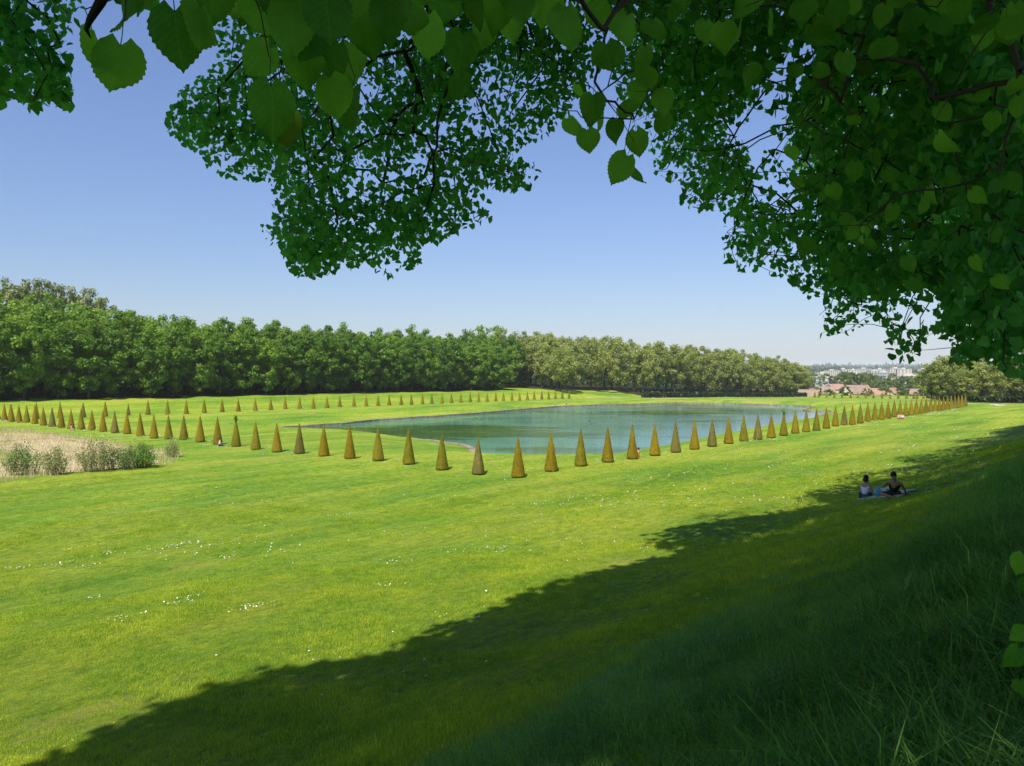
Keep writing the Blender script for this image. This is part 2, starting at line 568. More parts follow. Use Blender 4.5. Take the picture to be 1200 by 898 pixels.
def sprig_mesh(seed):
    rg = np.random.default_rng(seed); V = []; Fs = []
    for k in range(60):
        c = rg.normal(0, 1, 3) * np.array((.10, .10, .13)); s = rg.normal(0, 1, (2, 3)) * .07
        b = len(V); V += [tuple(c - s[0]), tuple(c + s[1]), tuple(c + s[0]), tuple(c - s[1])]; Fs.append((b, b + 1, b + 2, b + 3))
    return mesh_np("top_shoots", V, Fs, M_TUFT)


ME_SPRIG = sprig_mesh(5)


def yew(x, y, label, group, s=1.0, tone=None, sprig=False):
    tone = random.choices([0, 1, 2], [6, 3, 1])[0] if tone is None else tone
    hs = s * random.uniform(.97, 1.03)
    t = thing("yew_cone", label, "topiary", (x, y, gz(x, y) - .02), random.uniform(0, 6.28), group, (s, s, hs))
    link("foliage", random.choice(CONES[tone]), t)
    link("trunk", ME_YTRUNK, t)
    if sprig: link("top_shoots", ME_SPRIG, t, (0, 0, 3.0))
    return t


LC, RC = lr(.44, 55.0)
cx, cy = .44, 55.0
yew(cx, cy, "corner yew cone, largest in the photo, where the two near rows meet", "clipped yew cones around the lake", 1.0, 0)
G = "clipped yew cones around the lake"
for k in range(1, 43):                                   # right row
    s = 3.93 * k
    x, y = cx + RD[0] * s, cy + RD[1] * s
    yew(x, y, f"clipped yew cone, {ordinal(k)} to the right of the corner cone in the right-hand row"
        if k != 13 else "clipped yew cone with a bright green shoot sprouting from its top, right-hand row", G, 1.0,
        {13: 1, 15: 1, 16: 1}.get(k), k == 13)
for k in range(1, 36):                                   # left row
    s = 4.02 * k
    x, y = cx + LD[0] * s, cy + LD[1] * s
    lab = f"clipped yew cone, {ordinal(k)} to the left of the corner cone in the left-hand row"
    if k == 10: lab = "clipped yew cone with yellow-green shoots on its top, left-hand row by the shrubs"
    if k == 1: lab = "greyish clipped yew cone just left of the corner cone by the stone lobe"
    yew(x, y, lab, G, .97 if k == 1 else 1.0, {1: 2, 10: 1}.get(k), k == 10)
FAR_PX = [12, 42, 70, 97, 123, 150, 173, 196, 218, 239, 260, 279, 299, 317, 334, 351, 367, 383, 398, 414.7, 429, 443, 456, 470, 482, 495, 506, 518,
          529, 540, 551, 561, 571, 581, 590, 600, 609, 618, 626, 635, 643, 651, 659, 667]
nf = len(FAR_PX)
for k, px in enumerate(FAR_PX):                          # row on the far bank
    dx = (px - 600) / F
    t = 158.0 / (LD[0] * dx + LD[1])
    lab = f"clipped yew cone in the far bank row, {ordinal(nf - k)} from its right end"
    if px == 150: lab = "short dark clipped yew cone in the row along the far bank"
    yew(t * dx, t, lab, G, .8 if px == 150 else 1.0, 2 if px == 150 else None)
DIST_PX = [955, 959.5, 969, 978, 987, 997, 1005.5, 1015, 1024, 1034, 1043.5, 1053, 1062.5, 1071, 1075, 1082.5, 1092, 1101, 1110]
for k, px in enumerate(DIST_PX):                         # row crossing the far end
    dx = (px - 600) / F
    t = 338.0 / (RD[0] * dx + RD[1])
    yew(t * dx, t, f"small distant yew cone before the red-roofed houses, {ordinal(k + 1)} from the left of its row", G, 1.0)

# ------------------------------------------------------------------ woods
def crown_mesh(seed, m, rx, rz, clumps, per, leaf, base=.16, flat=.75, ragged=.30, name="crown"):
    """leaf-sized faces gathered in clumps through an uneven crown; z=0 is the crown's foot"""
    rg = np.random.default_rng(seed)
    C = []
    while len(C) < clumps:
        d = rg.normal(0, 1, 3); d /= np.linalg.norm(d)
        rr = rg.random() ** .33
        rr = .35 + .65 * rr
        p = d * rr
        p[2] = p[2] if p[2] > 0 else p[2] * .95
        w = 1 + ragged * (math.sin(3 * math.atan2(d[1], d[0]) + seed) * .4 + rg.normal(0, .35))
        C.append((p[0] * rx * w, p[1] * rx * w, rz + p[2] * rz * (1 + rg.normal(0, .06))))
    C = np.array(C)
    n = clumps * per
    c = np.repeat(C, per, 0)
    cr = np.repeat(rg.uniform(.75, 1.3, clumps) * rx * .30, per)
    d = rg.normal(0, 1, (n, 3)); d /= np.linalg.norm(d, axis=1, keepdims=True)
    rad = rg.random(n) ** .45
    P = c + d * (rad * cr)[:, None] * np.array((1, 1, flat))
    nr = d * .9 + rg.normal(0, .55, (n, 3)) + np.array((0, 0, .45)); nr /= np.linalg.norm(nr, axis=1, keepdims=True)
    t = np.cross(nr, rg.normal(0, 1, (n, 3))); t /= np.linalg.norm(t, axis=1, keepdims=True)
    b = np.cross(nr, t)
    s = (leaf * rg.uniform(.55, 1.35, n))[:, None]
    V = np.stack([P - t * s * .5, P - b * s * .42 + t * s * .05, P + t * s * .55, P + b * s * .42], 1).reshape(-1, 3)
    Fq = np.arange(n * 4).reshape(n, 4)
    return mesh_np(name, V, Fq, m)


def trunk_mesh(seed, h, r, limbs=5, spread=3.0, fork=0):
    rg = random.Random(seed); mb = MB()
    lean = rg.uniform(-.4, .4)
    pts = [(0, 0, -.6), (.02, 0, 0), (lean * .3, rg.uniform(-.2, .2), h * .4), (lean, rg.uniform(-.3, .3), h)]
    mb.tube(pts, [r * 1.5, r * 1.15, r * .85, r * .35], 9)
    for k in range(limbs):
        q = rg.uniform(0, 6.28); z = h * rg.uniform(.42, .85); s = spread * rg.uniform(.6, 1.2)
        p0 = (lean * .6, 0, z)
        mb.tube([p0, (p0[0] + s * .45 * math.cos(q), s * .45 * math.sin(q), z + s * .5), (p0[0] + s * math.cos(q), s * math.sin(q), z + s * 1.15)],
                [r * .42, r * .28, r * .1], 6)
    return mb.mesh("trunk", M_BARK, True)


M_FOREST = foliage("forest_leaves", (.05, .125, .014), (.215, .34, .034), .42, .16, .5, .35)
M_FOREST_L = foliage("forest_leaves_light", (.09, .17, .016), (.25, .37, .04), .3, .16, .5, .35)
M_PLANE = foliage("plane_leaves", (.17, .21, .045), (.35, .38, .11), .4, .2, .6, .3)
M_BLOSSOM = foliage("blossom_leaves", (.12, .165, .04), (.31, .33, .15), .25, .35, .7, .3)
M_MIXED = foliage("town_tree_leaves", (.05, .095, .018), (.15, .19, .045), .3, .1, .6, .7)
M_PALE = foliage("spring_leaves", (.14, .24, .02), (.24, .36, .04), .3, .2, .6, .3)

P_FOREST = [(trunk_mesh(s, 9, .32, 6, 3.2), crown_mesh(s, M_FOREST, 4.9, 10.0, 74, 95, .60)) for s in range(6)]
P_FORESTL = [(trunk_mesh(20 + s, 9, .3, 6, 3.2), crown_mesh(20 + s, M_FOREST_L, 5.2, 8.4, 56, 85, .66)) for s in range(4)]
P_PLANE = [(trunk_mesh(40 + s, 8, .36, 7, 3.4), crown_mesh(40 + s, M_PLANE, 5.4, 8.2, 66, 90, .58)) for s in range(6)]
P_BLOSSOM = [(trunk_mesh(60 + s, 10, .3, 6, 3), crown_mesh(60 + s, M_BLOSSOM, 4.6, 8.0, 30, 75, .6, ragged=.5)) for s in range(3)]
P_MIXED = [(trunk_mesh(70 + s, 5, .3, 5, 3), crown_mesh(70 + s, M_MIXED, 5.0, 5.6, 26, 60, .9)) for s in range(4)]
P_PALE = [(trunk_mesh(80 + s, 5, .3, 5, 3), crown_mesh(80 + s, M_PALE, 4.6, 6.2, 26, 60, .8)) for s in range(1)]


def tree(kind, x, y, label, group, s=1.0, foot=2.6, sz=1.0, name="broadleaf_tree", cat="tree", dz=0):
    tm, cm = random.choice(kind)
    t = thing(name, label, cat, (x, y, gz(x, y) + dz), random.uniform(0, 6.28), group, (s, s, s * sz))
    link("trunk", tm, t)
    link("crown", cm, t, (0, 0, foot))
    return t


# dense wood along the left bank (rows back up the slope)
FRONT = []


def HS(r): return float(np.interp(r, [0, 35, 90, 210], [1.0, .97, .86, .86]))


for row, l0 in enumerate((180.5, 187)):
    r = -14.0
    while r < 203:
        l = l0 + random.uniform(-1.3, 1.3)
        x, y = xy(l, r)
        if row == 0:
            FRONT.append((x, y, (random.uniform(.86, .93)) * HS(r), .9 + random.uniform(-.3, .7)))
        else:
            tree(P_FOREST, x, y, "dark green tree in the second rank of the dense wood, its top just showing", "trees in the second rank of the dense wood",
                 random.uniform(.90, .98) * HS(r), 2.4)
        r += random.uniform(5.6, 7.4)
for row, l0 in enumerate((194, 203, 213, 225, 238)):
    r = -22.0 + row * 3
    while r < 228 + row * 14:
        l = l0 + random.uniform(-3, 3)
        x, y = xy(l, r)
        tree(P_FORESTL if row > 1 else P_FOREST + P_FORESTL, x, y, "lighter green treetop on the slope above the dense wood", "treetops above the dense wood",
             random.uniform(.93, 1.0) * (HS(r) + .02 + .035 * row), 2.6)
        r += random.uniform(7.5, 10)
NAMED = {0: "leftmost", len(FRONT) - 1: "rightmost"}
for k, (x, y, s_, ft) in enumerate(FRONT):
    tree(P_FOREST, x, y, f"dark green tree in the front rank of the dense wood, {NAMED.get(k) or ordinal(k + 1) + ' from its left end'}",
         "front rank of the dense wood", s_, ft)
# leaf-litter floor and undergrowth, darkened to stand for shade under the trees
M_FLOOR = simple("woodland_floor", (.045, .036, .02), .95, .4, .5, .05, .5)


def floor_strip(A, B, name, rows=14, cols=90):
    A = np.array(A, float); B = np.array(B, float); V = []
    ta = np.linspace(0, 1, len(A))
    for j in range(rows):
        for i in range(cols):
            u = i / (cols - 1); v = j / (rows - 1)
            a_ = np.array([np.interp(u, ta, A[:, k]) for k in (0, 1)]); b_ = np.array([np.interp(u, ta, B[:, k]) for k in (0, 1)])
            q = a_ + (b_ - a_) * (v if 0 < j else .012 * math.sin(i * 1.9) + .008 * math.sin(i * .7)); V.append((q[0], q[1], 0))
    V = np.array(V); V[:, 2] = ground(V[:, 0], V[:, 1]) + .10
    Fs = [(j * cols + i, j * cols + i + 1, (j + 1) * cols + i + 1, (j + 1) * cols + i) for j in range(rows - 1) for i in range(cols - 1)]
    link(name, mesh_np(name, V, Fs, M_FLOOR, True), kind="structure")


def undergrowth(A, B, n, hmax, m, label, seed, back=.0):
    rg = np.random.default_rng(seed); A = np.array(A, float); B = np.array(B, float); ta = np.linspace(0, 1, len(A))
    u = rg.random(n); v = back + (1 - back) * rg.random(n)
    a_ = np.stack([np.interp(u, ta, A[:, k]) for k in (0, 1)], 1); b_ = np.stack([np.interp(u, ta, B[:, k]) for k in (0, 1)], 1)
    P = a_ + (b_ - a_) * v[:, None]
    hm = hmax * (.55 + .45 * np.sin(P[:, 0] * .21 + 1.7 * np.sin(P[:, 1] * .13)))
    P = np.c_[P, ground(P[:, 0], P[:, 1]) + hm * rg.random(n)]
    d = rg.normal(0, .34, (n, 2, 3))
    V = np.stack([P - d[:, 0], P - d[:, 1], P + d[:, 0], P + d[:, 1]], 1).reshape(-1, 3)
    link("undergrowth", mesh_np("undergrowth", V, np.arange(4 * n).reshape(n, 4), m), kind="stuff", label=label, cat="undergrowth")


M_UNDER = foliage("undergrowth_leaves", (.015, .035, .008), (.04, .08, .015), .15, .3)  # shade between the trunks is put into this dark leaf colour
_A = [xy(178.5, -60), xy(178.5, 60), xy(178.5, 208)]; _B = [xy(330, -60), xy(320, 90), xy(300, 250)]
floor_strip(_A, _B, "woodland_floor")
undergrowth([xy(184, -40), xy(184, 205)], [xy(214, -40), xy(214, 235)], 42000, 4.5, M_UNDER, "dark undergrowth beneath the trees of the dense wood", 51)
# blossoming trees on the left hilltop
for k, (px, py, d) in enumerate([(6, 330, 236), (22, 334, 232), (40, 325, 236), (52, 328, 240), (75, 333, 238), (98, 341, 240), (112, 343, 243)]):
    p = at(px, py + 4, d)
    s = random.uniform(.95, 1.15)
    z = gz(p[0], p[1])
    tree(P_BLOSSOM, p[0], p[1], f"pale beige blossoming tree rising above the wood at upper left, {ordinal(k + 1)} from left", "blossoming trees above the wood", s, 3.0,
         (p[2] - z) / (18.0 * s), "blossoming_tree")

# plane trees beyond the end of the lake
PL_FRONT = [(640, 461, 300, 398), (668, 461, 305, 397), (697, 461, 312, 396), (724, 461, 318, 399), (748, 461, 326, 402), (772, 461, 335, 404),
            (794, 461, 342, 405), (815, 461, 350, 407), (836, 461, 358, 409), (857, 461, 366, 411), (877, 461, 372, 413), (896, 461, 380, 416),
            (913, 461, 386, 421), (929, 461, 392, 424), (940, 461, 398, 428)]
for k, (px, pb, d, pt) in enumerate(PL_FRONT):
    for q in range(3):
        dd = d + q * 11 + random.uniform(-2, 2)
        p = at(px + random.uniform(-6, 6) - q * 6, pt - (q == 1) * 3 + random.uniform(-2, 3), dd)
        z = gz(p[0], p[1])
        s = random.uniform(.95, 1.1)
        lab, grp = ((f"pale olive plane tree in the front rank beyond the lake, {ordinal(k + 1)} from the left", "front rank of plane trees") if q == 0 else
                    ("pale olive plane treetop behind the front rank beyond the lake", "plane treetops behind the front rank"))
        tree(P_PLANE, p[0], p[1], lab, grp, s, 2.2 if q == 0 else 2.6, (p[2] - z) / ((18.6) * s), "plane_tree")
for px, d, pt in [(575, 318, 386), (592, 326, 388), (610, 330, 390), (628, 332, 391), (646, 338, 394), (560, 310, 388)]:
    p = at(px, pt, d); z = gz(p[0], p[1])
    tree(P_PLANE if px > 585 else P_FORESTL, p[0], p[1], "tall tree crown where the dense wood meets the pale plane trees", "trees where the two woods meet", 1.05, 3.4, (p[2] - z) / 19.5,
         "broadleaf_tree")
# the lone plane tree with forked trunk in front of the woods
mb = MB()
mb.tube([(-.5, 0, -.5), (-.4, 0, 0), (-.1, 0, 3), (.3, .1, 7)], [.5, .42, .34, .2], 9)
mb.tube([(.7, 0, -.5), (.8, 0, 0), (1.2, .2, 3), (2.0, .3, 6.5)], [.42, .36, .3, .16], 9)
p = at(654, 461, 285)
t = thing("plane_tree", "lone pale plane tree with forked leaning trunks before the dark wood", "tree", (p[0], p[1], gz(p[0], p[1])))
link("trunk", mb.mesh("trunk", M_BARK, True), t)
link("crown", crown_mesh(99, M_PLANE, 6.2, 6.6, 50, 90, .6), t, (1, 0, 3.6))
# plane trees at the right edge
RIGHT_ORD = [f"{w_} from left in the front rank" for w_ in ("first", "second", "third", "fourth", "fifth", "sixth", "seventh", "eighth", "ninth")] + \
            [f"{w_} from left in the rear rank" for w_ in ("first", "second", "third", "fourth")] + ["outermost"]
for k, (px, d, pt) in enumerate([(1092, 262, 424), (1105, 256, 419), (1122, 268, 416), (1138, 250, 424), (1152, 262, 418), (1168, 246, 422), (1185, 255, 416), (1202, 243, 420),
                                 (1220, 250, 415), (1112, 290, 415), (1140, 300, 414), (1170, 290, 412), (1200, 290, 410), (1240, 245, 412)]):
    p = at(px, pt, d); z = gz(p[0], p[1])
    tree(P_PLANE, p[0], p[1], f"pale plane tree at the right edge, {RIGHT_ORD[k]}", "plane trees at the right edge", .82, 2.4, (p[2] - z) / (18.8 * .82), "plane_tree")

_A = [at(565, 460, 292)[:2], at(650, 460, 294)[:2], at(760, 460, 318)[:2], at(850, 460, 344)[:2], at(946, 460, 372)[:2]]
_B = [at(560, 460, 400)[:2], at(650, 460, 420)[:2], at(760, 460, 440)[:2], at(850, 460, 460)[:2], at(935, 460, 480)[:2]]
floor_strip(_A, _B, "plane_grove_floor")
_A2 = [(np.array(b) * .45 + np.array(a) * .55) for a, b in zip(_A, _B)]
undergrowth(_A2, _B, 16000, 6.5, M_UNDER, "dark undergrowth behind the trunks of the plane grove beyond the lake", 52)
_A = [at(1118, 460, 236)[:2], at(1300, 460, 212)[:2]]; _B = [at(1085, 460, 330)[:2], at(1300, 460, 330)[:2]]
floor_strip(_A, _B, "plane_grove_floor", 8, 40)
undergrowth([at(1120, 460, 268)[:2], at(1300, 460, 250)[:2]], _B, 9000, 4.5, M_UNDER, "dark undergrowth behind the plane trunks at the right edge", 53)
# dark clipped hedge at the foot of the plane trees
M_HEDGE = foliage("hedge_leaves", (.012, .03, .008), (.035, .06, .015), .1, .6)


def hedge(px0, px1, pt, d0, d1, label):
    a = at(px0, 460, d0); b = at(px1, 460, d1)
    n = int(np.hypot(*(b - a)[:2]) / .5)
    V = []; rg = np.random.default_rng(int(px0))
    m = n * 26
    t = rg.random(m)
    P = a[None, :2] + (b - a)[None, :2] * t[:, None]
    nrm = np.array((-(b - a)[1], (b - a)[0])); nrm = nrm / np.linalg.norm(nrm)
    P = P + nrm * rg.uniform(-.6, .6, m)[:, None]
    Z = ground(P[:, 0], P[:, 1])
    o = np.array((a[0], a[1], gz(a[0], a[1])))
    C = np.stack([P[:, 0], P[:, 1], Z + pt * rg.random(m) ** .7], 1) - o
    d = rg.normal(0, .28, (m, 2, 3))
    V = np.stack([C - d[:, 0], C - d[:, 1], C + d[:, 0], C + d[:, 1]], 1).reshape(-1, 3)
    link("hedge", mesh_np("hedge", V, np.arange(m * 4).reshape(m, 4), M_HEDGE), None, tuple(o), label=label, cat="hedge")


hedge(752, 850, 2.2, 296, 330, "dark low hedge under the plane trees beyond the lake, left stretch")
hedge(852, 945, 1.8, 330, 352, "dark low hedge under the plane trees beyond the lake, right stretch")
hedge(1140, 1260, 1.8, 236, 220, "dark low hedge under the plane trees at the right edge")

# ------------------------------------------------------------------ shrubs and dry reeds at the left
M_REED = foliage("dry_reeds", (.40, .33, .18), (.58, .49, .30), .2, .5, .8, .1, 9, .1)
M_SHRUB = foliage("shrub_leaves", (.11, .17, .05), (.26, .33, .11), .3, 1.2, .6, .2)
M_SHRUB2 = foliage("shrub_leaves_bright", (.09, .19, .025), (.25, .40, .06), .3, 1.2, .6, .2)
M_SHRUB3 = foliage("shrub_leaves_dull", (.17, .20, .07), (.34, .36, .15), .3, 1.2, .6, .2)
M_STEM = simple("shrub_stems", (.12, .085, .06), .9)

REED_PX = [(-60, 503), (20, 503), (60, 508), (100, 514), (140, 520), (175, 527), (215, 531), (205, 543), (150, 549), (100, 554), (50, 560), (0, 566), (-80, 572)]
REED = []
for px, py in REED_PX:
    h_ = hit(px, py); REED.append(h_[:2])
REED = np.array(REED)
rg = np.random.default_rng(3)
lo, hi = REED.min(0), REED.max(0)
n = 60000
P = lo + (hi - lo) * rg.random((n, 2))
P = P[inpoly(REED, P[:, 0], P[:, 1])][:24000]
n = len(P); Z = ground(P[:, 0], P[:, 1])
hh = rg.uniform(.2, .75, n); q = rg.random(n) * 6.28; w = .02
ln = rg.normal(0, .16, (n, 2))
a0 = np.stack([P[:, 0] - np.cos(q) * w, P[:, 1] - np.sin(q) * w, Z - .05], 1)
a1 = np.stack([P[:, 0] + np.cos(q) * w, P[:, 1] + np.sin(q) * w, Z - .05], 1)
a2 = np.stack([P[:, 0] + ln[:, 0], P[:, 1] + ln[:, 1], Z + hh], 1)
link("dry_reeds", mesh_np("dry_reeds", np.stack([a0, a1, a2], 1).reshape(-1, 3), np.arange(n * 3).reshape(n, 3), M_REED), kind="stuff",
     label="bed of pale dry reeds on the lawn at the left edge", cat="reeds")
# bare straw ground under the reeds
M_STRAW = simple("straw_ground", (.46, .38, .23), .95, .25, 2.0, .05, .4)
ctr = REED.mean(0)
V = []; Fs = []
rings = 7
for j in range(rings):
    for i in range(len(REED)):
        p = ctr + (REED[i] - ctr) * (.02 + .93 * j / (rings - 1))
        V.append((p[0], p[1], gz(p[0], p[1]) + (.05 if j < rings - 1 else -.06)))
m_ = len(REED)
for j in range(rings - 1):
    for i in range(m_):
        Fs.append((j * m_ + i, j * m_ + (i + 1) % m_, (j + 1) * m_ + (i + 1) % m_, (j + 1) * m_ + i))
link("straw_ground", mesh_np("straw_ground", V, Fs, M_STRAW, True), kind="structure")


def shrub(px, py, wpx, hpx, m, label, seed, dens=1.0):
    p = hit(px, py); d = p[1]
    w = wpx * d / F; h = hpx * d / F
    rg = np.random.default_rng(seed)
    t = thing("shrub", label, "shrub", p)
    mb = MB(); L = []
    ns = int(46 * dens)
    for k in range(ns):
        q = rg.random() * 6.28; s = rg.random() ** .6
        bx, by = .38 * w * s * math.cos(q), .28 * w * s * math.sin(q)
        hh = h * rg.uniform(.55, 1.05) * (1 - .35 * s * s)
        ex, ey = bx * 1.3 + rg.normal(0, .10) * h, by * 1.3 + rg.normal(0, .10) * h
        mb.tube([(bx * .8, by * .8, -.1), (bx * 1.05, by * 1.05, hh * .5), (ex, ey, hh)], [.018, .012, .005], 4)
        m1 = int(rg.integers(45, 85))
        u = rg.random(m1) ** .7
        c = np.stack([bx * .8 + (ex - bx * .8) * u, by * .8 + (ey - by * .8) * u, hh * (.08 + .95 * u)], 1) + rg.normal(0, .15, (m1, 3))
        L.append(c)
    C = np.concatenate(L); n = len(C)
    dirv = rg.normal(0, 1, (n, 3)) + np.array((0, 0, .8)); dirv /= np.linalg.norm(dirv, axis=1, keepdims=True)
    sd = np.cross(dirv, rg.normal(0, 1, (n, 3))); sd /= np.linalg.norm(sd, axis=1, keepdims=True)
    s = rg.uniform(.08, .17, n)[:, None]
    V = np.stack([C, C + dirv * s * .5 + sd * s * .28, C + dirv * s, C + dirv * s * .5 - sd * s * .28], 1).reshape(-1, 3)
    link("foliage", mesh_np("foliage", V, np.arange(4 * n).reshape(n, 4), m), t)
    link("stems", mb.mesh("stems", M_STEM), t)


shrub(29, 557, 46, 40, M_SHRUB, "leafy grey-green shrub at the left end of the reed bed", 1)
shrub(66, 556, 34, 32, M_SHRUB3, "thin brownish shrub beside the leftmost shrub in the reeds", 2, .7)
shrub(113, 552, 56, 36, M_SHRUB3, "wide straggly olive shrub in the middle of the reed bed", 3, 1.0)
shrub(140, 550, 44, 34, M_SHRUB, "upright twiggy shrub between the wide shrub and bright shrub", 6, .8)
shrub(165, 548, 40, 30, M_SHRUB2, "low bright green shrub at the right end of the bed", 4, 1.3)
shrub(203, 536, 18, 22, M_SHRUB3, "small sparse sapling at the right tip of the reed bed", 5, .35)

# ------------------------------------------------------------------ houses and town
M_RENDER = simple("house_render", (.62, .57, .48), .9, .1, .5)
M_ROOF_R = simple("clay_roof", (.34, .20, .15), .9, .3, 1.2)
M_ROOF_B = simple("brown_roof", (.27, .19, .15), .9, .3, 1.2)
M_GLASS = simple("dark_glass", (.05, .06, .07), .2, .2, 2.0, .5)
M_CONC = simple("pale_concrete", (.52, .49, .45), .9, .1, .05)
M_CONC2 = simple("cream_concrete", (.56, .49, .39), .9, .1, .05)
M_CONC3 = simple("grey_concrete", (.38, .39, .40), .8, .1, .05)
M_WOOD = simple("brown_door", (.12, .07, .04), .8)


def house(px, d, py_base, w, dep, h, rh, rot, roof, label, chim=True):
    p = at(px, py_base, d); p[2] -= 2.5; w *= .72; rh *= .85
    t = thing("house", label, "house", p, rot)
    mb = MB(); mb.box(-w / 2, w / 2, -dep / 2, dep / 2, -6, h)
    for sx in (-1, 1):
        mb.add([(sx * (w / 2 - .01), -dep / 2 + .01, h), (sx * (w / 2 - .01), dep / 2 - .01, h), (sx * (w / 2 - .01), 0, h + rh)], [(0, 1, 2)])
    wl = link("wall", mb.mesh("wall", M_RENDER), t)
    e = .45
    mr = MB()
    for s in (-1, 1):
        y0 = s * (dep / 2 + e); z0 = h - e * rh / (dep / 2)
        A = [(-w / 2 - e, y0, z0), (w / 2 + e, y0, z0), (w / 2 + e, 0, h + rh), (-w / 2 - e, 0, h + rh)]
        B = [(x, y, z + .22) for x, y, z in A]
        mr.add(A + B, [(0, 1, 2, 3), (4, 7, 6, 5), (0, 4, 5, 1), (1, 5, 6, 2), (3, 2, 6, 7), (0, 3, 7, 4)])
    rf = link("roof", mr.mesh("roof", roof), t)
    if chim:
        mc = MB(); mc.box(w * .25, w * .25 + .7, .3, 1.0, h + rh * .4, h + rh + .9); link("chimney", mc.mesh("chimney", M_ROOF_B), rf)
    n = max(2, int(w / 3))
    mw = MB(); mw.box(-.5, .5, -.06, .02, 0, 1.3); wm = mw.mesh("window", M_GLASS)
    for k in range(n):
        link("window", wm, t, (-w / 2 + w * (k + .5) / n, -dep / 2 - .02, h * .42))
    for sx in (-1, 1):
        link("window", wm, t, (sx * (w / 2 + .02), 0, h * .45), (0, 0, sx * math.pi / 2))


house(950, 396, 466, 9, 8, 4.6, 3.0, .7, M_ROOF_R, "house with bright orange roof half hidden by the plane trees")
house(948, 384, 468, 13, 8, 4.2, 3.6, -.5, M_ROOF_B, "white-gabled house with brown roof left of the yew row")
house(965, 405, 466, 14, 8, 5.0, 3.8, .2, M_ROOF_B, "low house with wide grey-brown roof behind the left yews")
house(979, 430, 463, 12, 8, 6.0, 3.0, .3, M_ROOF_R, "small house with orange roof between two brown-roofed houses")
house(1004, 402, 466, 20, 10, 4.8, 5.0, .35, M_ROOF_B, "large house with broad reddish-brown roof behind the yew row")
house(1027, 398, 466, 14, 8, 4.2, 3.6, -.1, M_ROOF_R, "house with long orange roof right of the large brown-roofed house")
house(1045, 404, 466, 12, 8, 4.4, 3.6, .65, M_ROOF_R, "gabled white house with orange roof behind the yew row")
house(1070, 396, 466, 14, 8, 4.4, 3.0, .1, M_ROOF_B, "low house with dull brown roof right of the orange roofs")
house(1129, 320, 466, 9, 7, 6.0, 2.5, .5, M_CONC3, "pale grey house glimpsed between plane trunks at the right", False)
house(884, 430, 456, 16, 9, 7, 2.5, .1, M_CONC3, "white building glimpsed through the plane trees beyond the lake", False)


def block(px, d, ptop, wpx, floors, mtl, label, dep=16, rot=0.0, group=None):
    p = at(px, ptop, d); w = wpx * d / F; h = floors * 3.0 + 1
    t = thing("apartment_block", label, "building", (p[0], p[1], p[2] - h), rot)
    mb = MB(); mb.box(-w / 2, w / 2, -dep / 2, dep / 2, -14, h); link("wall", mb.mesh("wall", mtl), t)
    mr = MB(); mr.box(-w / 2 - .3, w / 2 + .3, -dep / 2 - .3, dep / 2 + .3, h + .004, h + .8)
    mr.box(-w * .15, w * .1, -3, 3, h + .8, h + 3.2)
    link("roof", mr.mesh("roof", M_CONC), t)
    mg = MB(); mg.box(-.9, .9, -.15, .05, 0, 1.5); gm = mg.mesh("window", M_GLASS)
    n = max(2, int(w / 5))
    for f in range(min(floors, 5)):
        for k in range(n):
            link("window", gm, t, (-w / 2 + w * (k + .5) / n, -dep / 2 - .02, h - 3.0 * (f + 1) + .7))
    return t


TB = [(964, 1500, 437.5, 17, 4, M_CONC3, "grey flat-roofed block at the far left of the town"),
      (975, 1650, 434.5, 16, 5, M_CONC2, "cream block at the left of the distant white town"),
      (988, 1750, 433.0, 14, 5, M_CONC, "white block left of centre in the distant town"),
      (1000, 1600, 434.0, 12, 5, M_CONC2, "narrow cream block in the distant town"),
      (1012, 1700, 432.5, 15, 6, M_CONC, "white block near the centre of the distant town"),
      (1024, 1500, 435.0, 11, 5, M_CONC2, "low cream block below the town centre"),
      (1031, 1620, 433.0, 13, 6, M_CONC, "white block just left of the big sunlit block"),
      (1036, 1350, 437.0, 20, 5, M_CONC3, "grey block in front of the big sunlit block"),
      (1049, 1400, 432.3, 17, 7, M_CONC2, "tall cream block beside the big sunlit block"),
      (1059, 1350, 433.0, 15, 8, M_CONC2, "big sunlit cream block, most prominent in the distant town"),
      (1082, 1700, 433.0, 9, 5, M_CONC, "lone white block right of the big sunlit block")]
for k, (px, d, pt, w, fl, m, lab) in enumerate(TB): block(px, d, pt, w, fl, m, lab, rot=(-.3, .25, 0)[k % 3])
block(970, 620, 446.5, 34, 2, M_CONC3, "long low grey building among trees left of the houses", 14, -.1)
block(962, 640, 442.5, 16, 3, M_CONC3, "grey-roofed building above the left houses", 12, -.1)
block(1068, 900, 441.0, 66, 1, M_CONC, "long flat pale roof stretching above the town trees", 14, 0)

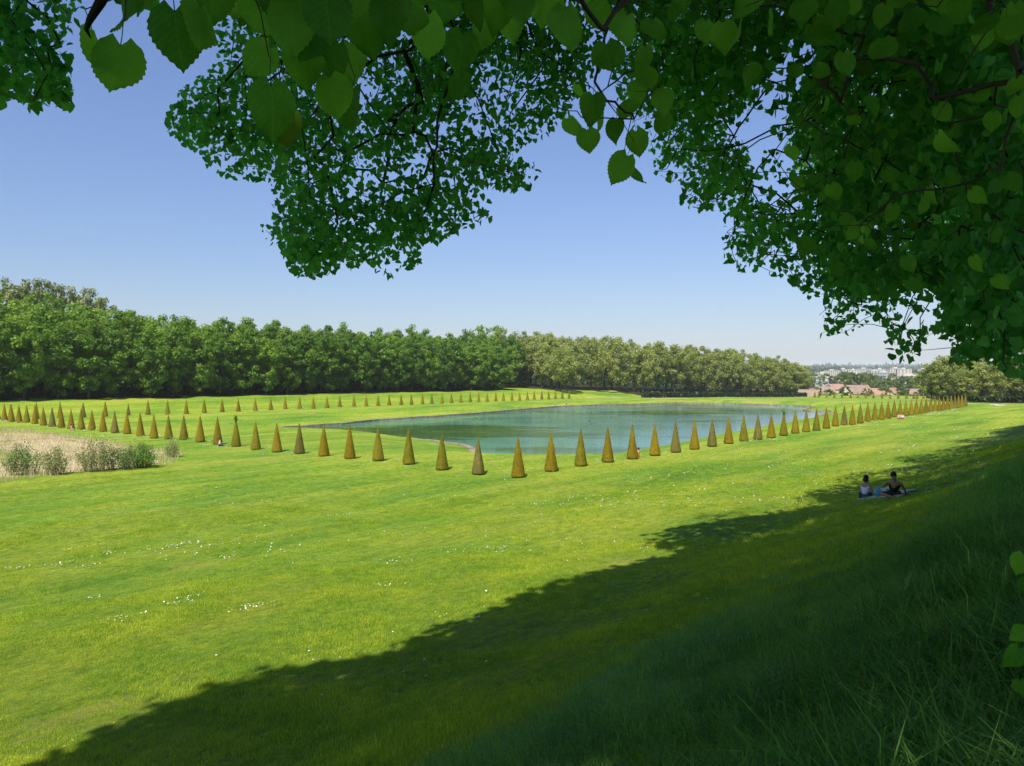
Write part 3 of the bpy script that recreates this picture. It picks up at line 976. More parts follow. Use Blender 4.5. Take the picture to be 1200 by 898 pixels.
# trees between the houses and the town
for k, (px, d, pt, kind, s) in enumerate([
        (953, 520, 444, 0, 1.0), (963, 540, 440, 1, 1.0), (975, 600, 441, 0, 1.0), (968, 720, 438, 0, 1.2), (986, 560, 440, 0, .9), (992, 520, 437, 0, 1.0), (1001, 540, 436, 0, 1.0),
        (1008, 560, 438, 0, 1.0), (1018, 540, 437, 0, 1.1), (1026, 500, 445, 0, .9), (1032, 520, 446, 0, .9), (1040, 500, 443, 0, 1.0), (1051, 490, 444, 0, 1.0),
        (1061, 500, 442, 0, 1.0), (1072, 480, 443, 0, 1.1), (1082, 470, 441, 0, 1.1), (1090, 440, 437, 0, 1.1), (1096, 450, 438, 0, 1.1), (1046, 800, 438, 0, 1.2), (1056, 780, 440, 0, 1.2),
        (1030, 760, 441, 0, 1.0), (1012, 800, 437, 0, 1.1), (1076, 900, 436, 0, 1.3), (1084, 950, 437, 0, 1.3), (983, 900, 437, 0, 1.2), (997, 950, 436, 0, 1.2), (1066, 650, 441, 0, 1.0),
        (1022, 640, 440, 0, 1.0), (957, 800, 438, 0, 1.2), (946, 700, 437, 0, 1.2), (1100, 700, 438, 0, 1.2), (1020, 480, 449, 0, .7), (1075, 440, 449, 0, .7)]):
    p = at(px, pt, d); z = gz(p[0], p[1])
    s = min(1.6, max(.45, (p[2] - z) / 13.2))
    tree(P_PALE if kind else P_MIXED, p[0], p[1], "bright yellow-green tree above the houses, brightest in the town" if kind else
         "rounded tree among the houses and blocks of the distant town", None if kind else "trees among the town", s, 2.0, 1.0, "broadleaf_tree")
for k, (px, d, pt) in enumerate([(957, 384, 454), (972, 386, 456), (991, 388, 453), (1016, 386, 455), (1037, 388, 453), (1056, 390, 454), (1062, 392, 456), (1081, 384, 450), (1012, 420, 449), (1052, 430, 447)]):
    p = at(px, pt, d); z = gz(p[0], p[1]) - 2.5
    tree(P_MIXED, p[0], p[1], "small garden tree among the red-roofed houses behind the distant yews", "garden trees among the houses", min(.7, max(.3, (p[2] - z) / 13.2)), 2.0, 1.0, dz=-2.5)
# far woods: ridges that read as one mass
M_FAR = foliage("far_woods", (.025, .06, .02), (.06, .10, .035), .1, .02, .8, .1)
rg = np.random.default_rng(8)
n = 26000
ang = rg.uniform(-.15, .95, n); dd = rg.choice([1900, 2100, 2350, 2700, 3200, 4000, 5200, 6800], n) * rg.uniform(.97, 1.03, n)
top = {0: 0}
x = np.sin(ang) * dd; y = np.cos(ang) * dd
base = -22 + np.clip((dd - 2300) / 5000, 0, 1) * 12
hgt = rg.uniform(0, 1, n) ** .6 * (7 + dd * .0018) * (1 + .3 * np.sin(ang * 31 + dd * .01) + .2 * np.sin(ang * 83))
P = np.stack([x, y, base + hgt], 1)
s = (dd * .0028)[:, None]
v1 = rg.normal(0, 1, (n, 3)) * s; v2 = rg.normal(0, 1, (n, 3)) * s * np.array((1, 1, .6))
V = np.stack([P - v1, P - v2, P + v1, P + v2], 1).reshape(-1, 3)
link("far_woods", mesh_np("far_woods", V, np.arange(4 * n).reshape(n, 4), M_FAR), kind="stuff", label="bluish woods on the horizon behind the town", cat="woods")
# blue hills on the horizon
V = []; Fs = []
nh = 160
for i in range(nh):
    q = -1.2 + 2.6 * i / (nh - 1); d = 9000
    hz = 14 + 22 * (.5 + .5 * math.sin(q * 5)) + 9 * math.sin(q * 17) + 5 * math.sin(q * 41)
    V += [(math.sin(q) * d, math.cos(q) * d, -60), (math.sin(q) * d, math.cos(q) * d, hz), (math.sin(q) * (d + 1500), math.cos(q) * (d + 1500), hz * .8 - 40)]
for i in range(nh - 1):
    Fs += [(3 * i, 3 * i + 3, 3 * i + 4, 3 * i + 1), (3 * i + 1, 3 * i + 4, 3 * i + 5, 3 * i + 2)]
link("hills", mesh_np("hills", V, Fs, simple("hill_woods", (.05, .085, .03), .9, .3, .004), True), kind="structure")

# ------------------------------------------------------------------ overhanging lime trees of the avenue
M_LIME = foliage("lime_leaves", (.065, .22, .055), (.185, .41, .10), .55, 1.1, .5, .2, 9, .25, (1.05, 1.6, .7))
M_LIME_FAR = foliage("lime_crown_leaves", (.06, .20, .05), (.16, .36, .08), .55, .6, .5, .2, 9, .25, (1.05, 1.6, .7))


def near_leaf_material(name, dark, light, trans):
    m, N, L = mat(name)
    out = N["Material Output"]; b = pbr(m)
    b.inputs["Roughness"].default_value = .6; b.inputs["Specular IOR Level"].default_value = .22
    tc = N.new("ShaderNodeTexCoord"); sx = N.new("ShaderNodeSeparateXYZ"); L.new(tc.outputs["Object"], sx.inputs[0])

    def M(op, a, b2=None, c=None):
        q = N.new("ShaderNodeMath"); q.operation = op
        for i, v in enumerate((a, b2, c)):
            if v is None: continue
            if isinstance(v, (int, float)): q.inputs[i].default_value = v
            else: L.new(v, q.inputs[i])
        return q.outputs[0]
    ax = M('ABSOLUTE', sx.outputs["X"])
    lat = M('MULTIPLY_ADD', ax, -.75, sx.outputs["Y"])
    lat = M('PINGPONG', M('MULTIPLY', lat, 8.0), .5)          # side veins
    lat = M('SUBTRACT', 1.0, M('SMOOTH_MIN', M('MULTIPLY', lat, 7.0), 1.0, .05))
    mid = M('SUBTRACT', 1.0, M('MINIMUM', M('MULTIPLY', ax, 60.0), 1.0))
    vein = M('MAXIMUM', M('MULTIPLY', lat, .6), mid)
    vein = M('MAXIMUM', vein, 0.0)
    oi = N.new("ShaderNodeObjectInfo")
    nz = N.new("ShaderNodeTexNoise"); nz.inputs["Scale"].default_value = 5; nz.inputs["Detail"].default_value = 5
    L.new(tc.outputs["Object"], nz.inputs["Vector"])
    f = M('ADD', M('MULTIPLY', oi.outputs["Random"], .7), M('MULTIPLY', nz.outputs["Fac"], .4))
    rp = N.new("ShaderNodeValToRGB"); e = rp.color_ramp.elements
    e[0].position = .1; e[0].color = (*dark, 1); e[1].position = 1.0; e[1].color = (*light, 1)
    L.new(f, rp.inputs[0])
    mx = N.new("ShaderNodeMix"); mx.data_type = 'RGBA'; L.new(M('MULTIPLY', vein, .16), mx.inputs["Factor"])
    L.new(rp.outputs[0], mx.inputs["A"]); mx.inputs["B"].default_value = (light[0] * 1.5, light[1] * 1.35, light[2] * 1.6, 1)
    L.new(mx.outputs["Result"], b.inputs["Base Color"])
    bp = N.new("ShaderNodeBump"); bp.inputs["Strength"].default_value = .12; bp.inputs["Distance"].default_value = .01
    L.new(vein, bp.inputs["Height"]); L.new(bp.outputs[0], b.inputs["Normal"])
    tr = N.new("ShaderNodeBsdfTranslucent"); mu = N.new("ShaderNodeMix"); mu.data_type = 'RGBA'; mu.blend_type = 'MULTIPLY'; mu.inputs["Factor"].default_value = 1
    L.new(mx.outputs["Result"], mu.inputs["A"]); mu.inputs["B"].default_value = (1.5, 1.6, .6, 1)
    L.new(mu.outputs["Result"], tr.inputs["Color"])
    ms = N.new("ShaderNodeMixShader"); ms.inputs[0].default_value = trans
    L.new(b.outputs[0], ms.inputs[1]); L.new(tr.outputs[0], ms.inputs[2]); L.new(ms.outputs[0], out.inputs["Surface"])
    return m


M_NEAR = near_leaf_material("near_lime_leaf", (.045, .16, .02), (.20, .43, .05), .6)
M_NEARY = near_leaf_material("near_lime_leaf_young", (.10, .17, .015), (.14, .21, .02), .5)


def near_leaf_mesh(seed, m):
    rg = random.Random(seed)
    ts = [0, .1, .25, .4, .55, .7, .82, .9, .95, 1]; ws = [.17, .40, .50, .505, .45, .34, .2, .10, .045, 0]
    n = 22; V = []; Fs = []
    fold = rg.uniform(.08, .42); droop = rg.uniform(.08, .55); asym = rg.uniform(-.06, .06)
    us = (-1, -.55, 0, .55, 1)
    for i in range(n):
        t = i / (n - 1)
        w = float(np.interp(t, ts, ws)) * (1 + (.045 if i % 2 else -.02))
        for u in us:
            y = t - .17 * abs(u) * (1 - t) ** 4 + .025 * abs(u) * (i % 2)
            z = fold * abs(u) * w - droop * t * t + .055 * math.sin(7 * t + 3 * u + seed) * abs(u) - .06 * (abs(u) ** 3) * w * 2
            V.append((u * w * (1 + asym * u), y, z))
    for i in range(n - 1):
        for j in range(4):
            a = i * 5 + j; Fs.append((a, a + 1, a + 6, a + 5))
    mb = MB(); mb.add(V, Fs)
    mb.tube([(0, .02, 0), (0, -.2, .03), (rg.uniform(-.06, .06), -.5, .12)], [.012, .010, .012], 5)
    return mb.mesh("leaf", m, True)


NEAR_LEAVES = [near_leaf_mesh(s, M_NEAR) for s in range(6)]
NEAR_YOUNG = near_leaf_mesh(9, M_NEARY)

# leaf shape for the thousands farther off: folded heart, six triangles
LT = np.array([(0, 0, 0), (0, 1, -.12), (-.40, -.06, .08), (-.50, .34, .12), (-.27, .74, .02), (.40, -.06, .08), (.50, .34, .12), (.27, .74, .02)])
LF = np.array([(0, 3, 2), (0, 4, 3), (0, 1, 4), (0, 5, 6), (0, 6, 7), (0, 7, 1)])


def unit(v): return v / (np.linalg.norm(v, axis=1, keepdims=True) + 1e-9)


def leaves_mesh(name, P, size, rg, m, out=None, down=.7):
    n = len(P)
    t = rg.normal(0, .6, (n, 3)) + np.array((0, 0, -down))
    if out is not None: t = t + out * .5
    t = unit(t)
    nr = rg.normal(0, .75, (n, 3)) + np.array((0, 0, .55))
    nr = unit(nr - t * np.sum(nr * t, 1, keepdims=True))
    sd = np.cross(t, nr)
    s = size[:, None, None]
    V = P[:, None, :] + s * (LT[None, :, 0:1] * sd[:, None, :] + LT[None, :, 1:2] * t[:, None, :] + LT[None, :, 2:3] * nr[:, None, :])
    Fq = (np.arange(n)[:, None, None] * 8 + LF[None]).reshape(-1, 3)
    return mesh_np(name, V.reshape(-1, 3), Fq, m)


R1 = [(-60, -60), (96, -60), (94, 18), (80, 56), (85, 128), (62, 120), (40, 127), (20, 117), (-60, 130)]
R2 = [(236, -60), (254, 0), (250, 70), (232, 88), (207, 112), (193, 140), (200, 160), (235, 178), (240, 200), (268, 210), (316, 210), (322, 235), (306, 258),
      (302, 278), (330, 288), (345, 325), (400, 320), (432, 303), (450, 334), (492, 308), (490, 290), (545, 268), (580, 254), (570, 232), (545, 213), (590, 222),
      (634, 217), (626, 190), (596, 180), (650, 150), (668, 128), (692, 98), (722, 60), (735, -60)]
R4 = [(690, -60), (712, 60), (725, 120), (757, 165), (768, 205), (800, 214), (797, 238), (815, 250), (845, 237), (848, 300), (870, 322), (905, 302), (900, 332),
      (922, 318), (935, 344), (962, 350), (955, 396), (985, 392), (1030, 377), (1045, 424), (1075, 420), (1090, 384), (1112, 400), (1120, 412), (1115, 442),
      (1160, 423), (1175, 438), (1260, 448), (1260, -60)]
GAPS = [[(925, 40), (962, 55), (925, 130), (885, 180), (855, 150)], [(880, 160), (925, 150), (930, 250), (880, 240)], [(560, 60), (620, 90), (600, 180), (540, 150)],
        [(410, 180), (510, 190), (480, 240), (400, 230)], [(690, 0), (730, 0), (720, 70), (690, 80)], [(1050, 330), (1100, 330), (1090, 380), (1060, 390)]]


def allowed(P, margin=8):
    px, py, d = project(P)
    inside = (d > 0.02) & (px > -margin) & (px < 1200 + margin) & (py > -margin)
    ok = inpoly(R1, px, py) | inpoly(R2, px, py) | inpoly(R4, px, py)
    return ~inside | ok, inside


def edge_px(poly, px, py):
    best = np.full(np.shape(px), 1e9); n = len(poly)
    for i in range(n):
        a = np.array(poly[i], float); b = np.array(poly[(i + 1) % n], float); d = b - a
        if min(a[1], b[1]) < -30 or min(a[0], b[0]) > 1230: continue
        t = np.clip(((px - a[0]) * d[0] + (py - a[1]) * d[1]) / (d @ d), 0, 1)
        best = np.minimum(best, np.hypot(px - a[0] - t * d[0], py - a[1] - t * d[1]))
    return best


def in_gap(P):
    px, py, d = project(P)
    g = np.zeros(len(P), bool)
    for q in GAPS: g |= inpoly(q, px, py)
    return g


def grow(root, A, step=.25, sag=.05, pathw=.18, jit=.02):
    """branch skeleton: every twig end is joined to the nearest limb already there"""
    rg = np.random.default_rng(len(A))
    N = [np.array(q, float) for q in root]; par = [i - 1 for i in range(len(root))]; path = [0.0]
    for i in range(1, len(root)): path.append(path[-1] + np.linalg.norm(N[i] - N[i - 1]))
    A = A[np.argsort(np.linalg.norm(A - N[-1], axis=1))]
    arr = np.zeros((len(A) * 60 + 50, 3)); arr[:len(N)] = N; pl = np.zeros(len(arr)); pl[:len(N)] = path
    cnt = len(N); tips = []
    for p in A:
        d = np.linalg.norm(arr[:cnt] - p, axis=1)
        k = int(np.argmin(d + pathw * pl[:cnt])); m = max(1, int(d[k] / step)); prev = k; base = arr[k].copy()
        for s in range(1, m + 1):
            t = s / m
            q = base + (p - base) * t + np.array((0, 0, sag * d[k] * 4 * t * (1 - t))) + (rg.normal(0, jit, 3) if s < m else 0)
            arr[cnt] = q; pl[cnt] = pl[prev] + np.linalg.norm(q - arr[prev]); par.append(prev); prev = cnt; cnt += 1
        tips.append(prev)
    desc = np.zeros(cnt)
    for i in range(cnt - 1, 0, -1):
        desc[i] += 1; desc[par[i]] += desc[i]
    return arr[:cnt], np.array(par), desc, tips


def limbs_mesh(name, N, par, desc, r0, rmax, m):
    rad = np.minimum(r0 * np.maximum(desc, 1) ** .42, rmax)
    i = np.arange(1, len(N)); a = N[par[i]]; b = N[i]
    t = unit(b - a); u = unit(np.cross(t, np.array((.3, .5, .8)))); w = np.cross(t, u)
    ra_ = np.minimum(rad[par[i]], rad[i] * 1.25)[:, None]; rb = rad[i][:, None]
    k = 5; V = []
    for q in range(k):
        c, s = math.cos(2 * math.pi * q / k), math.sin(2 * math.pi * q / k)
        V.append(a + (u * c + w * s) * ra_)
    for q in range(k):
        c, s = math.cos(2 * math.pi * q / k), math.sin(2 * math.pi * q / k)
        V.append(b + (u * c + w * s) * rb)
    V = np.stack(V, 1).reshape(-1, 3)
    base = (np.arange(len(i)) * 2 * k)[:, None]
    Fq = np.concatenate([base + np.array([q, (q + 1) % k, k + (q + 1) % k, k + q]) for q in range(k)], 0)
    return mesh_np(name, V, Fq, m, True)


def poly_points(poly, n, rg, edge=0):
    P = np.array(poly, float); lo, hi = P.min(0), P.max(0)
    q = lo + (hi - lo) * rg.random((n * 8, 2))
    return q[inpoly(poly, q[:, 0], q[:, 1])][:n]


def px_to_world(q, d):
    D = np.stack([(q[:, 0] - 600) / F, np.ones(len(q)), np.zeros(len(q))], 1)
    v = np.stack([(q[:, 0] - 600) / F, np.zeros(len(q)), np.zeros(len(q))], 1) + UP[None] * ((449 - q[:, 1]) / F)[:, None] + FWD[None]
    return v * d[:, None]


def twig_leaves(N, desc, n, rg, spread=.12, thin=.75):
    tipn = np.where(desc <= 7)[0]
    k = rg.choice(tipn, n)
    P = N[k] + rg.normal(0, spread, (n, 3)) * np.array((1, 1, .8)) - np.array((0, 0, .03))
    ok, ins = allowed(P)
    px, py, _ = project(P)
    soft = np.clip(edge_px(R4, px, py) / 55, .22, 1)
    # airy sprays: foliage thins out towards the skirt of the tree
    lumps = np.sin(P[:, 0] * 5.1 + 2 * np.sin(P[:, 2] * 3.3)) * np.sin(P[:, 1] * 4.3 + P[:, 2] * 2.7)
    soft = np.where(inpoly(R4, px, py), np.clip(soft + .25 * lumps, .08, 1), 1)
    keep = ok & ~(in_gap(P) & (rg.random(n) < thin)) & (P @ FWD > .8) & (rg.random(n) < soft)
    return P[keep]


TRUNKS_R = [-25, -15, -5.5, 5.0, 15, 25, 35, 45, 55, 65, 75, 85]
TRUNK_L = -3.5
LIME_LABEL = {-5.5: "lime tree whose branches with large near leaves hang over the top of the view",
              5.0: "dark lime tree filling the upper right with dense hanging foliage",
              15: "second lime tree from the camera along the avenue at right, dark lower branches",
              25: "lime tree behind the second one, its twigs drooping towards the town"}
limes = {}
for r in TRUNKS_R:
    x, y = xy(TRUNK_L, r); z = gz(x, y)
    lab = LIME_LABEL.get(r, ("lime of the avenue further off, its foliage merging into the dark right edge" if r > 0 else
                             "avenue lime behind the viewer, known by its shade on the lawn"))
    t = thing("lime_tree", lab, "tree", (x, y, z), 0, "limes of the avenue")
    mb = MB(); rr = random.Random(int(r * 3))
    mb.tube([(0, 0, -.6), (0, 0, 0), (.1, 0, 3), (.15, .1, 7), (.1, .2, 14)], [.62, .46, .38, .28, .1], 12)
    for k in range(9):
        q = rr.uniform(0, 6.28); h = rr.uniform(3.6, 11); s = rr.uniform(4, 7)
        pts = [(.1, 0, h), (s * .4 * math.cos(q), s * .4 * math.sin(q), h + s * .3), (s * math.cos(q), s * math.sin(q), h + s * .42)]
        wpts = np.array(pts) + np.array((x, y, z))
        ok, ins = allowed(np.concatenate([wpts, (wpts[1:2] + wpts[2:3]) / 2]), 40)
        if np.all(ok) and not np.any(ins): mb.tube(pts, [.15, .09, .04], 7)
    link("trunk", mb.mesh("trunk", M_BARK, True), t)
    limes[r] = (t, np.array((x, y, z)))
    # outer crown: leaf sprays through the whole dome
    rg = np.random.default_rng(int(200 + r))
    n = 46000 if -20 < r < 8 else 32000
    d = unit(rg.normal(0, 1, (n, 3))); rad = .58 + .42 * rg.random(n) ** .33
    lump = 1 + .06 * np.sin(5 * np.arctan2(d[:, 1], d[:, 0]) + r) + .06 * np.sin(9 * d[:, 2] + 4 * d[:, 0] + r)
    L_ = -2.3 + d[:, 0] * rad * 11.6 * lump; R_ = r + d[:, 1] * rad * 7.4 * lump; Z_ = 9.2 + d[:, 2] * rad * 9.6
    X_, Y_ = xy(L_, R_)
    P = np.stack([X_, Y_, Z_], 1)
    P = P + rg.normal(0, .15, P.shape)
    ok, ins = allowed(P, 30)
    dep = P @ FWD
    keep = ok & ~(ins & ((dep < 11) | (rg.random(n) < .5))) & (np.linalg.norm(P, axis=1) > 2.2) & (Z_ > ground(X_, Y_) + np.interp(L_, [-8, -1, 4], [11.5, 6.8, 2.6]))
    keep &= ~(ins & in_gap(P))
    _px, _py, _d = project(P)
    keep &= ~(ins & inpoly(R2, _px, _py) & (rg.random(n) < .6))
    keep &= ~ins | ((edge_px(R4, _px, _py) > 30 + 45 * rg.random(n)) & (edge_px(R2, _px, _py) > 14))
    P1 = P[keep]
    out_of = ~ins[keep]
    size = np.where(out_of, np.minimum(rg.uniform(.28, .44, len(P1)), .05 * np.linalg.norm(P1, axis=1)), np.clip(rg.uniform(.09, .14, len(P1)) * (P1 @ FWD / 14), .09, .3))
    me = leaves_mesh("crown", P1 - np.array((x, y, z)), size, rg, M_LIME_FAR)
    c = link("crown", me, t)
    c["kind"] = "stuff"


def hang(tr, root, A, nleaf, size, r0=.0035, rmax=.06, spread=.13, thin=.75, seed=0, m=None, step=.25):
    t, o = limes[tr]; rg = np.random.default_rng(seed)
    N, par, desc, tips = grow(root, A, step)
    br = link("branch", limbs_mesh("branch", N - o, par, desc, r0, rmax, M_BARK), t)
    P = twig_leaves(N, desc, nleaf, rg, spread, thin)
    c = link("foliage", leaves_mesh("foliage", P - o, rg.uniform(size * .6, size * 1.2, len(P)), rg, m or M_LIME), t)
    c["kind"] = "stuff"
    return N


rg = np.random.default_rng(21)
A = poly_points(R2, 620, rg); A = A[edge_px(R2, A[:, 0], A[:, 1]) > 13]; A = px_to_world(A, rg.uniform(6.5, 10.5, len(A)))
A = A[~(in_gap(A) & (rg.random(len(A)) < .7))]
hang(-5.5, [(-.96, -6.4, 2.6), (-.9, -3, 4.2), (-.8, .5, 5.2), (-.7, 3.2, 5.3), (-.75, 5, 4.9)], A, 16500, .070, seed=31, spread=.20, thin=.45)
A = poly_points(R1, 70, rg); A = px_to_world(A, rg.uniform(6, 8.5, len(A)))
hang(-5.5, [(-.96, -6.4, 3.2), (-2.5, -2, 5), (-4.2, 3.5, 5.6)], A, 1700, .085, seed=32)
q = poly_points(R4, 1300, rg)
dd = np.interp(q[:, 0], [720, 900, 1200], [11, 9, 6]) * rg.uniform(.72, 1.35, len(q))
dd *= np.interp(q[:, 1], [0, 450], [.85, 1.2])
A = px_to_world(q, dd)
g = in_gap(A)
A = A[~(g & (rg.random(len(A)) < .6))]
hang(5.0, [(5.9, 1.5, 1.0), (5.7, 2.5, 3.4), (5.2, 4.5, 4.6), (4.8, 6, 4.9)], A, 26000, .085, r0=.0032, seed=33)
q = poly_points(R4, 700, rg); q = q[(q[:, 0] > 760)]
A = px_to_world(q, np.interp(q[:, 0], [760, 1200], [15, 12]) * rg.uniform(.9, 1.5, len(q)))
A = A[~in_gap(A)]
hang(15, [(12.5, 9.0, 2.0), (11.5, 9.6, 4.4), (9, 11, 5.6), (7, 12.5, 5.8)], A, 12000, .10, r0=.004, seed=34, spread=.2)

# the nearest leaves, each an object
t1, o1 = limes[-5.5]
t2, o2 = limes[5.0]
NL = [(112, 72, 58, 5), (137, 85, 56, -8), (152, 20, 52, 12), (208, 50, 60, -3), (232, 35, 55, 0), (300, 72, 40, -42), (357, 78, 48, 8), (322, 132, 55, 6), (334, 150, 38, 4),
      (343, 35, 55, -5), (385, 22, 60, 10), (393, 118, 45, 12), (390, 78, 40, -15), (412, 70, 38, 5), (405, 122, 46, -10), (480, 30, 50, 14), (500, 45, 48, -6), (540, 62, 42, -4),
      (538, 105, 30, 0), (553, 10, 42, -12), (585, 10, 45, 4), (663, 38, 44, 3), (640, 12, 40, -16), (698, 12, 28, 10), (455, 20, 50, -12), (430, 40, 46, 8), (300, 25, 46, -20),
      (275, 10, 44, 14), (520, 5, 46, 10), (612, 6, 42, -6), (365, 50, 50, -14), (420, 5, 52, 6), (180, -4, 54, 10), (250, 2, 52, -8), (330, 5, 50, 15), (600, 30, 34, 14), (566, 40, 36, -10),
      (677, 112, 22, 6), (693, 127, 30, -8), (672, 152, 25, 30), (690, 167, 28, 4), (720, 153, 25, -12), (747, 110, 24, 8), (777, 117, 28, -6), (777, 148, 23, 0), (747, 170, 27, 10),
      (725, 200, 32, -30), (743, 206, 28, 18), (753, 73, 28, -5), (713, 73, 38, 8), (730, 40, 36, -12), (767, 40, 32, 6), (735, 130, 28, -20), (705, 140, 26, 14), (760, 95, 26, 20),
      (835, 47, 24, -14), (882, 92, 28, 16), (942, 17, 32, 0), (902, 30, 28, -20), (990, 77, 25, 12), (1035, 62, 32, -6), (1010, 82, 13, 0), (1072, 30, 34, 2), (1102, 35, 30, -4),
      (1125, 15, 32, 14), (1150, 45, 28, -10), (1195, 127, 24, 6), (1190, 105, 22, -8), (1107, 170, 26, 16), (1162, 145, 20, 4), (1115, 215, 18, -12), (1045, 252, 20, 6), (1090, 230, 20, -4),
      (1145, 230, 20, 18), (1070, 265, 12, 0), (1095, 277, 14, 8), (1165, 277, 18, -16), (1182, 40, 30, 8)]
for k in range(24): NL.append((random.uniform(660, 1210), random.uniform(-12, 62), random.uniform(22, 33), random.gauss(0, 16)))
for k in range(6): NL.append((random.uniform(250, 660), random.uniform(-14, 14), random.uniform(40, 52), random.gauss(0, 16)))
for k in range(64):
    qx = random.uniform(920, 1210); NL.append((qx, random.uniform(40, 350), random.uniform(10.5, 20), random.gauss(0, 30)))
YOUNG = {(334, 150), (1010, 82), (1070, 265)}
bases1 = []; bases2 = []
for k, (px, py, w, ang) in enumerate(NL):
    if not inpoly(R4, np.array([px]), np.array([py]))[0] and px > 780: continue
    size = random.uniform(.078, .092); d = F * size / w * random.uniform(.97, 1.03)
    ln = size * 1.12
    a = math.radians(ang)
    tip = np.array((math.sin(a), 0, -math.cos(a))) + np.array((0, random.gauss(0, .28), 0)); tip /= np.linalg.norm(tip)
    c = at(px, py, d)
    _w = .42 if w > 21 else .65
    nrm = -c / np.linalg.norm(c) + np.array((random.gauss(0, _w), random.gauss(0, _w), random.gauss(.1, _w)))
    if random.random() < .5: nrm = -nrm
    nrm -= tip * (nrm @ tip); nrm /= np.linalg.norm(nrm)
    sd = np.cross(tip, nrm)
    base = c - tip * ln * .5
    t, o = (t1, o1) if px < 790 and w > 21 else (t2, o2)
    me = NEAR_YOUNG if (px, py) in YOUNG else NEAR_LEAVES[k % 6]
    lf = link("leaf", me, t)
    p = base - o
    lf.matrix_basis = Matrix(((sd[0] * size, tip[0] * ln, nrm[0] * size, p[0]), (sd[1] * size, tip[1] * ln, nrm[1] * size, p[1]), (sd[2] * size, tip[2] * ln, nrm[2] * size, p[2]), (0, 0, 0, 1)))
    pet = base + sd * 0 - tip * ln * .48 + nrm * size * .1
    (bases1 if t is t1 else bases2).append(pet)
N, par, desc, tips = grow([(-.5, -1.2, 2.2), (-.35, .4, 1.75), (-.25, .9, 1.45)], np.array(bases1), .06, .03, .12, .004)
link("twig", limbs_mesh("twig", N - o1, par, desc, .0011, .016, M_BARK), t1)
N, par, desc, tips = grow([(3.6, 1.6, 3.6), (2.4, 2.4, 2.7), (1.8, 2.9, 2.3)], np.array(bases2), .10, .03, .12, .008)
link("twig", limbs_mesh("twig", N - o2, par, desc, .0014, .02, M_BARK), t2)
# thick near twig at the upper left
mb = MB(); P_ = [at(128, -20, 1.25), at(118, 2, 1.27), at(106, 22, 1.3), at(101, 34, 1.33), at(106, 44, 1.37)]
mb.tube([p - o1 for p in P_], [.011, .009, .0065, .004, .0015], 8)
link("twig", mb.mesh("twig", M_BARK, True), t1)
# low sucker leaves at the right border
t = thing("lime_sucker", "low leafy shoot poking in at the right border above the shaded grass", "shoot", tuple(hit(1230, 860)))
o = np.array(t.location)
mb = MB(); pts = [o + np.array((0, 0, -.1)), at(1226, 800, 2.9), at(1218, 720, 2.9), at(1212, 640, 2.95)]
mb.tube([p - o for p in pts], [.012, .009, .006, .003], 6); link("stem", mb.mesh("stem", M_BARK, True), t)
for k, (px, py, w, ang) in enumerate([(1196, 662, 24, -20), (1196, 742, 22, -75), (1188, 772, 28, -32), (1197, 808, 20, 8), (1206, 690, 24, 10), (1212, 760, 26, -40)]):
    size = w * 2.9 / F; d = 2.9 + .06 * k; a = math.radians(ang)
    tip = np.array((math.sin(a), -.2, -math.cos(a))); tip /= np.linalg.norm(tip)
    c = at(px, py, d); nrm = -c / np.linalg.norm(c) + np.array((random.gauss(0, .6), 0, random.gauss(.3, .5))); nrm -= tip * (nrm @ tip); nrm /= np.linalg.norm(nrm)
    sd = np.cross(tip, nrm); p = c - tip * size * .5 - o
    lf = link("leaf", NEAR_LEAVES[k % 6], t)
    lf.matrix_basis = Matrix(((sd[0] * size, tip[0] * size, nrm[0] * size, p[0]), (sd[1] * size, tip[1] * size, nrm[1] * size, p[1]), (sd[2] * size, tip[2] * size, nrm[2] * size, p[2]), (0, 0, 0, 1)))

# ------------------------------------------------------------------ grass blades and daisies
HOLD = bpy.data.collections.new("tuft_shapes")          # shapes for the scattered blades, not placed in the scene themselves


def tuft(seed, n, h, w, spread, lean, m, name):
    rg = np.random.default_rng(seed); V = []; Fs = []
    for k in range(n):
        q = rg.random() * 6.28; p = rg.normal(0, spread, 2); hh = h * rg.uniform(.45, 1.15); ww = w * rg.uniform(.6, 1.2)
        dx = np.array((math.cos(q), math.sin(q))); sx = np.array((-dx[1], dx[0])) * ww * .5
        l1 = lean * hh * rg.uniform(.05, .35); l2 = lean * hh * rg.uniform(.5, 1.2)
        b = len(V)
        for s, z, l, f in ((-1, -.02, 0, 1), (1, -.02, 0, 1), (1, hh * .55, l1, .8), (-1, hh * .55, l1, .8)):
            V.append((p[0] + dx[0] * l + s * sx[0] * f, p[1] + dx[1] * l + s * sx[1] * f, z))
        V.append((p[0] + dx[0] * l2, p[1] + dx[1] * l2, hh * (1 - .18 * lean)))
        Fs += [(b, b + 1, b + 2, b + 3), (b + 3, b + 2, b + 4)]
    o = bpy.data.objects.new(name, mesh_np(name, V, Fs, m)); HOLD.objects.link(o); return o


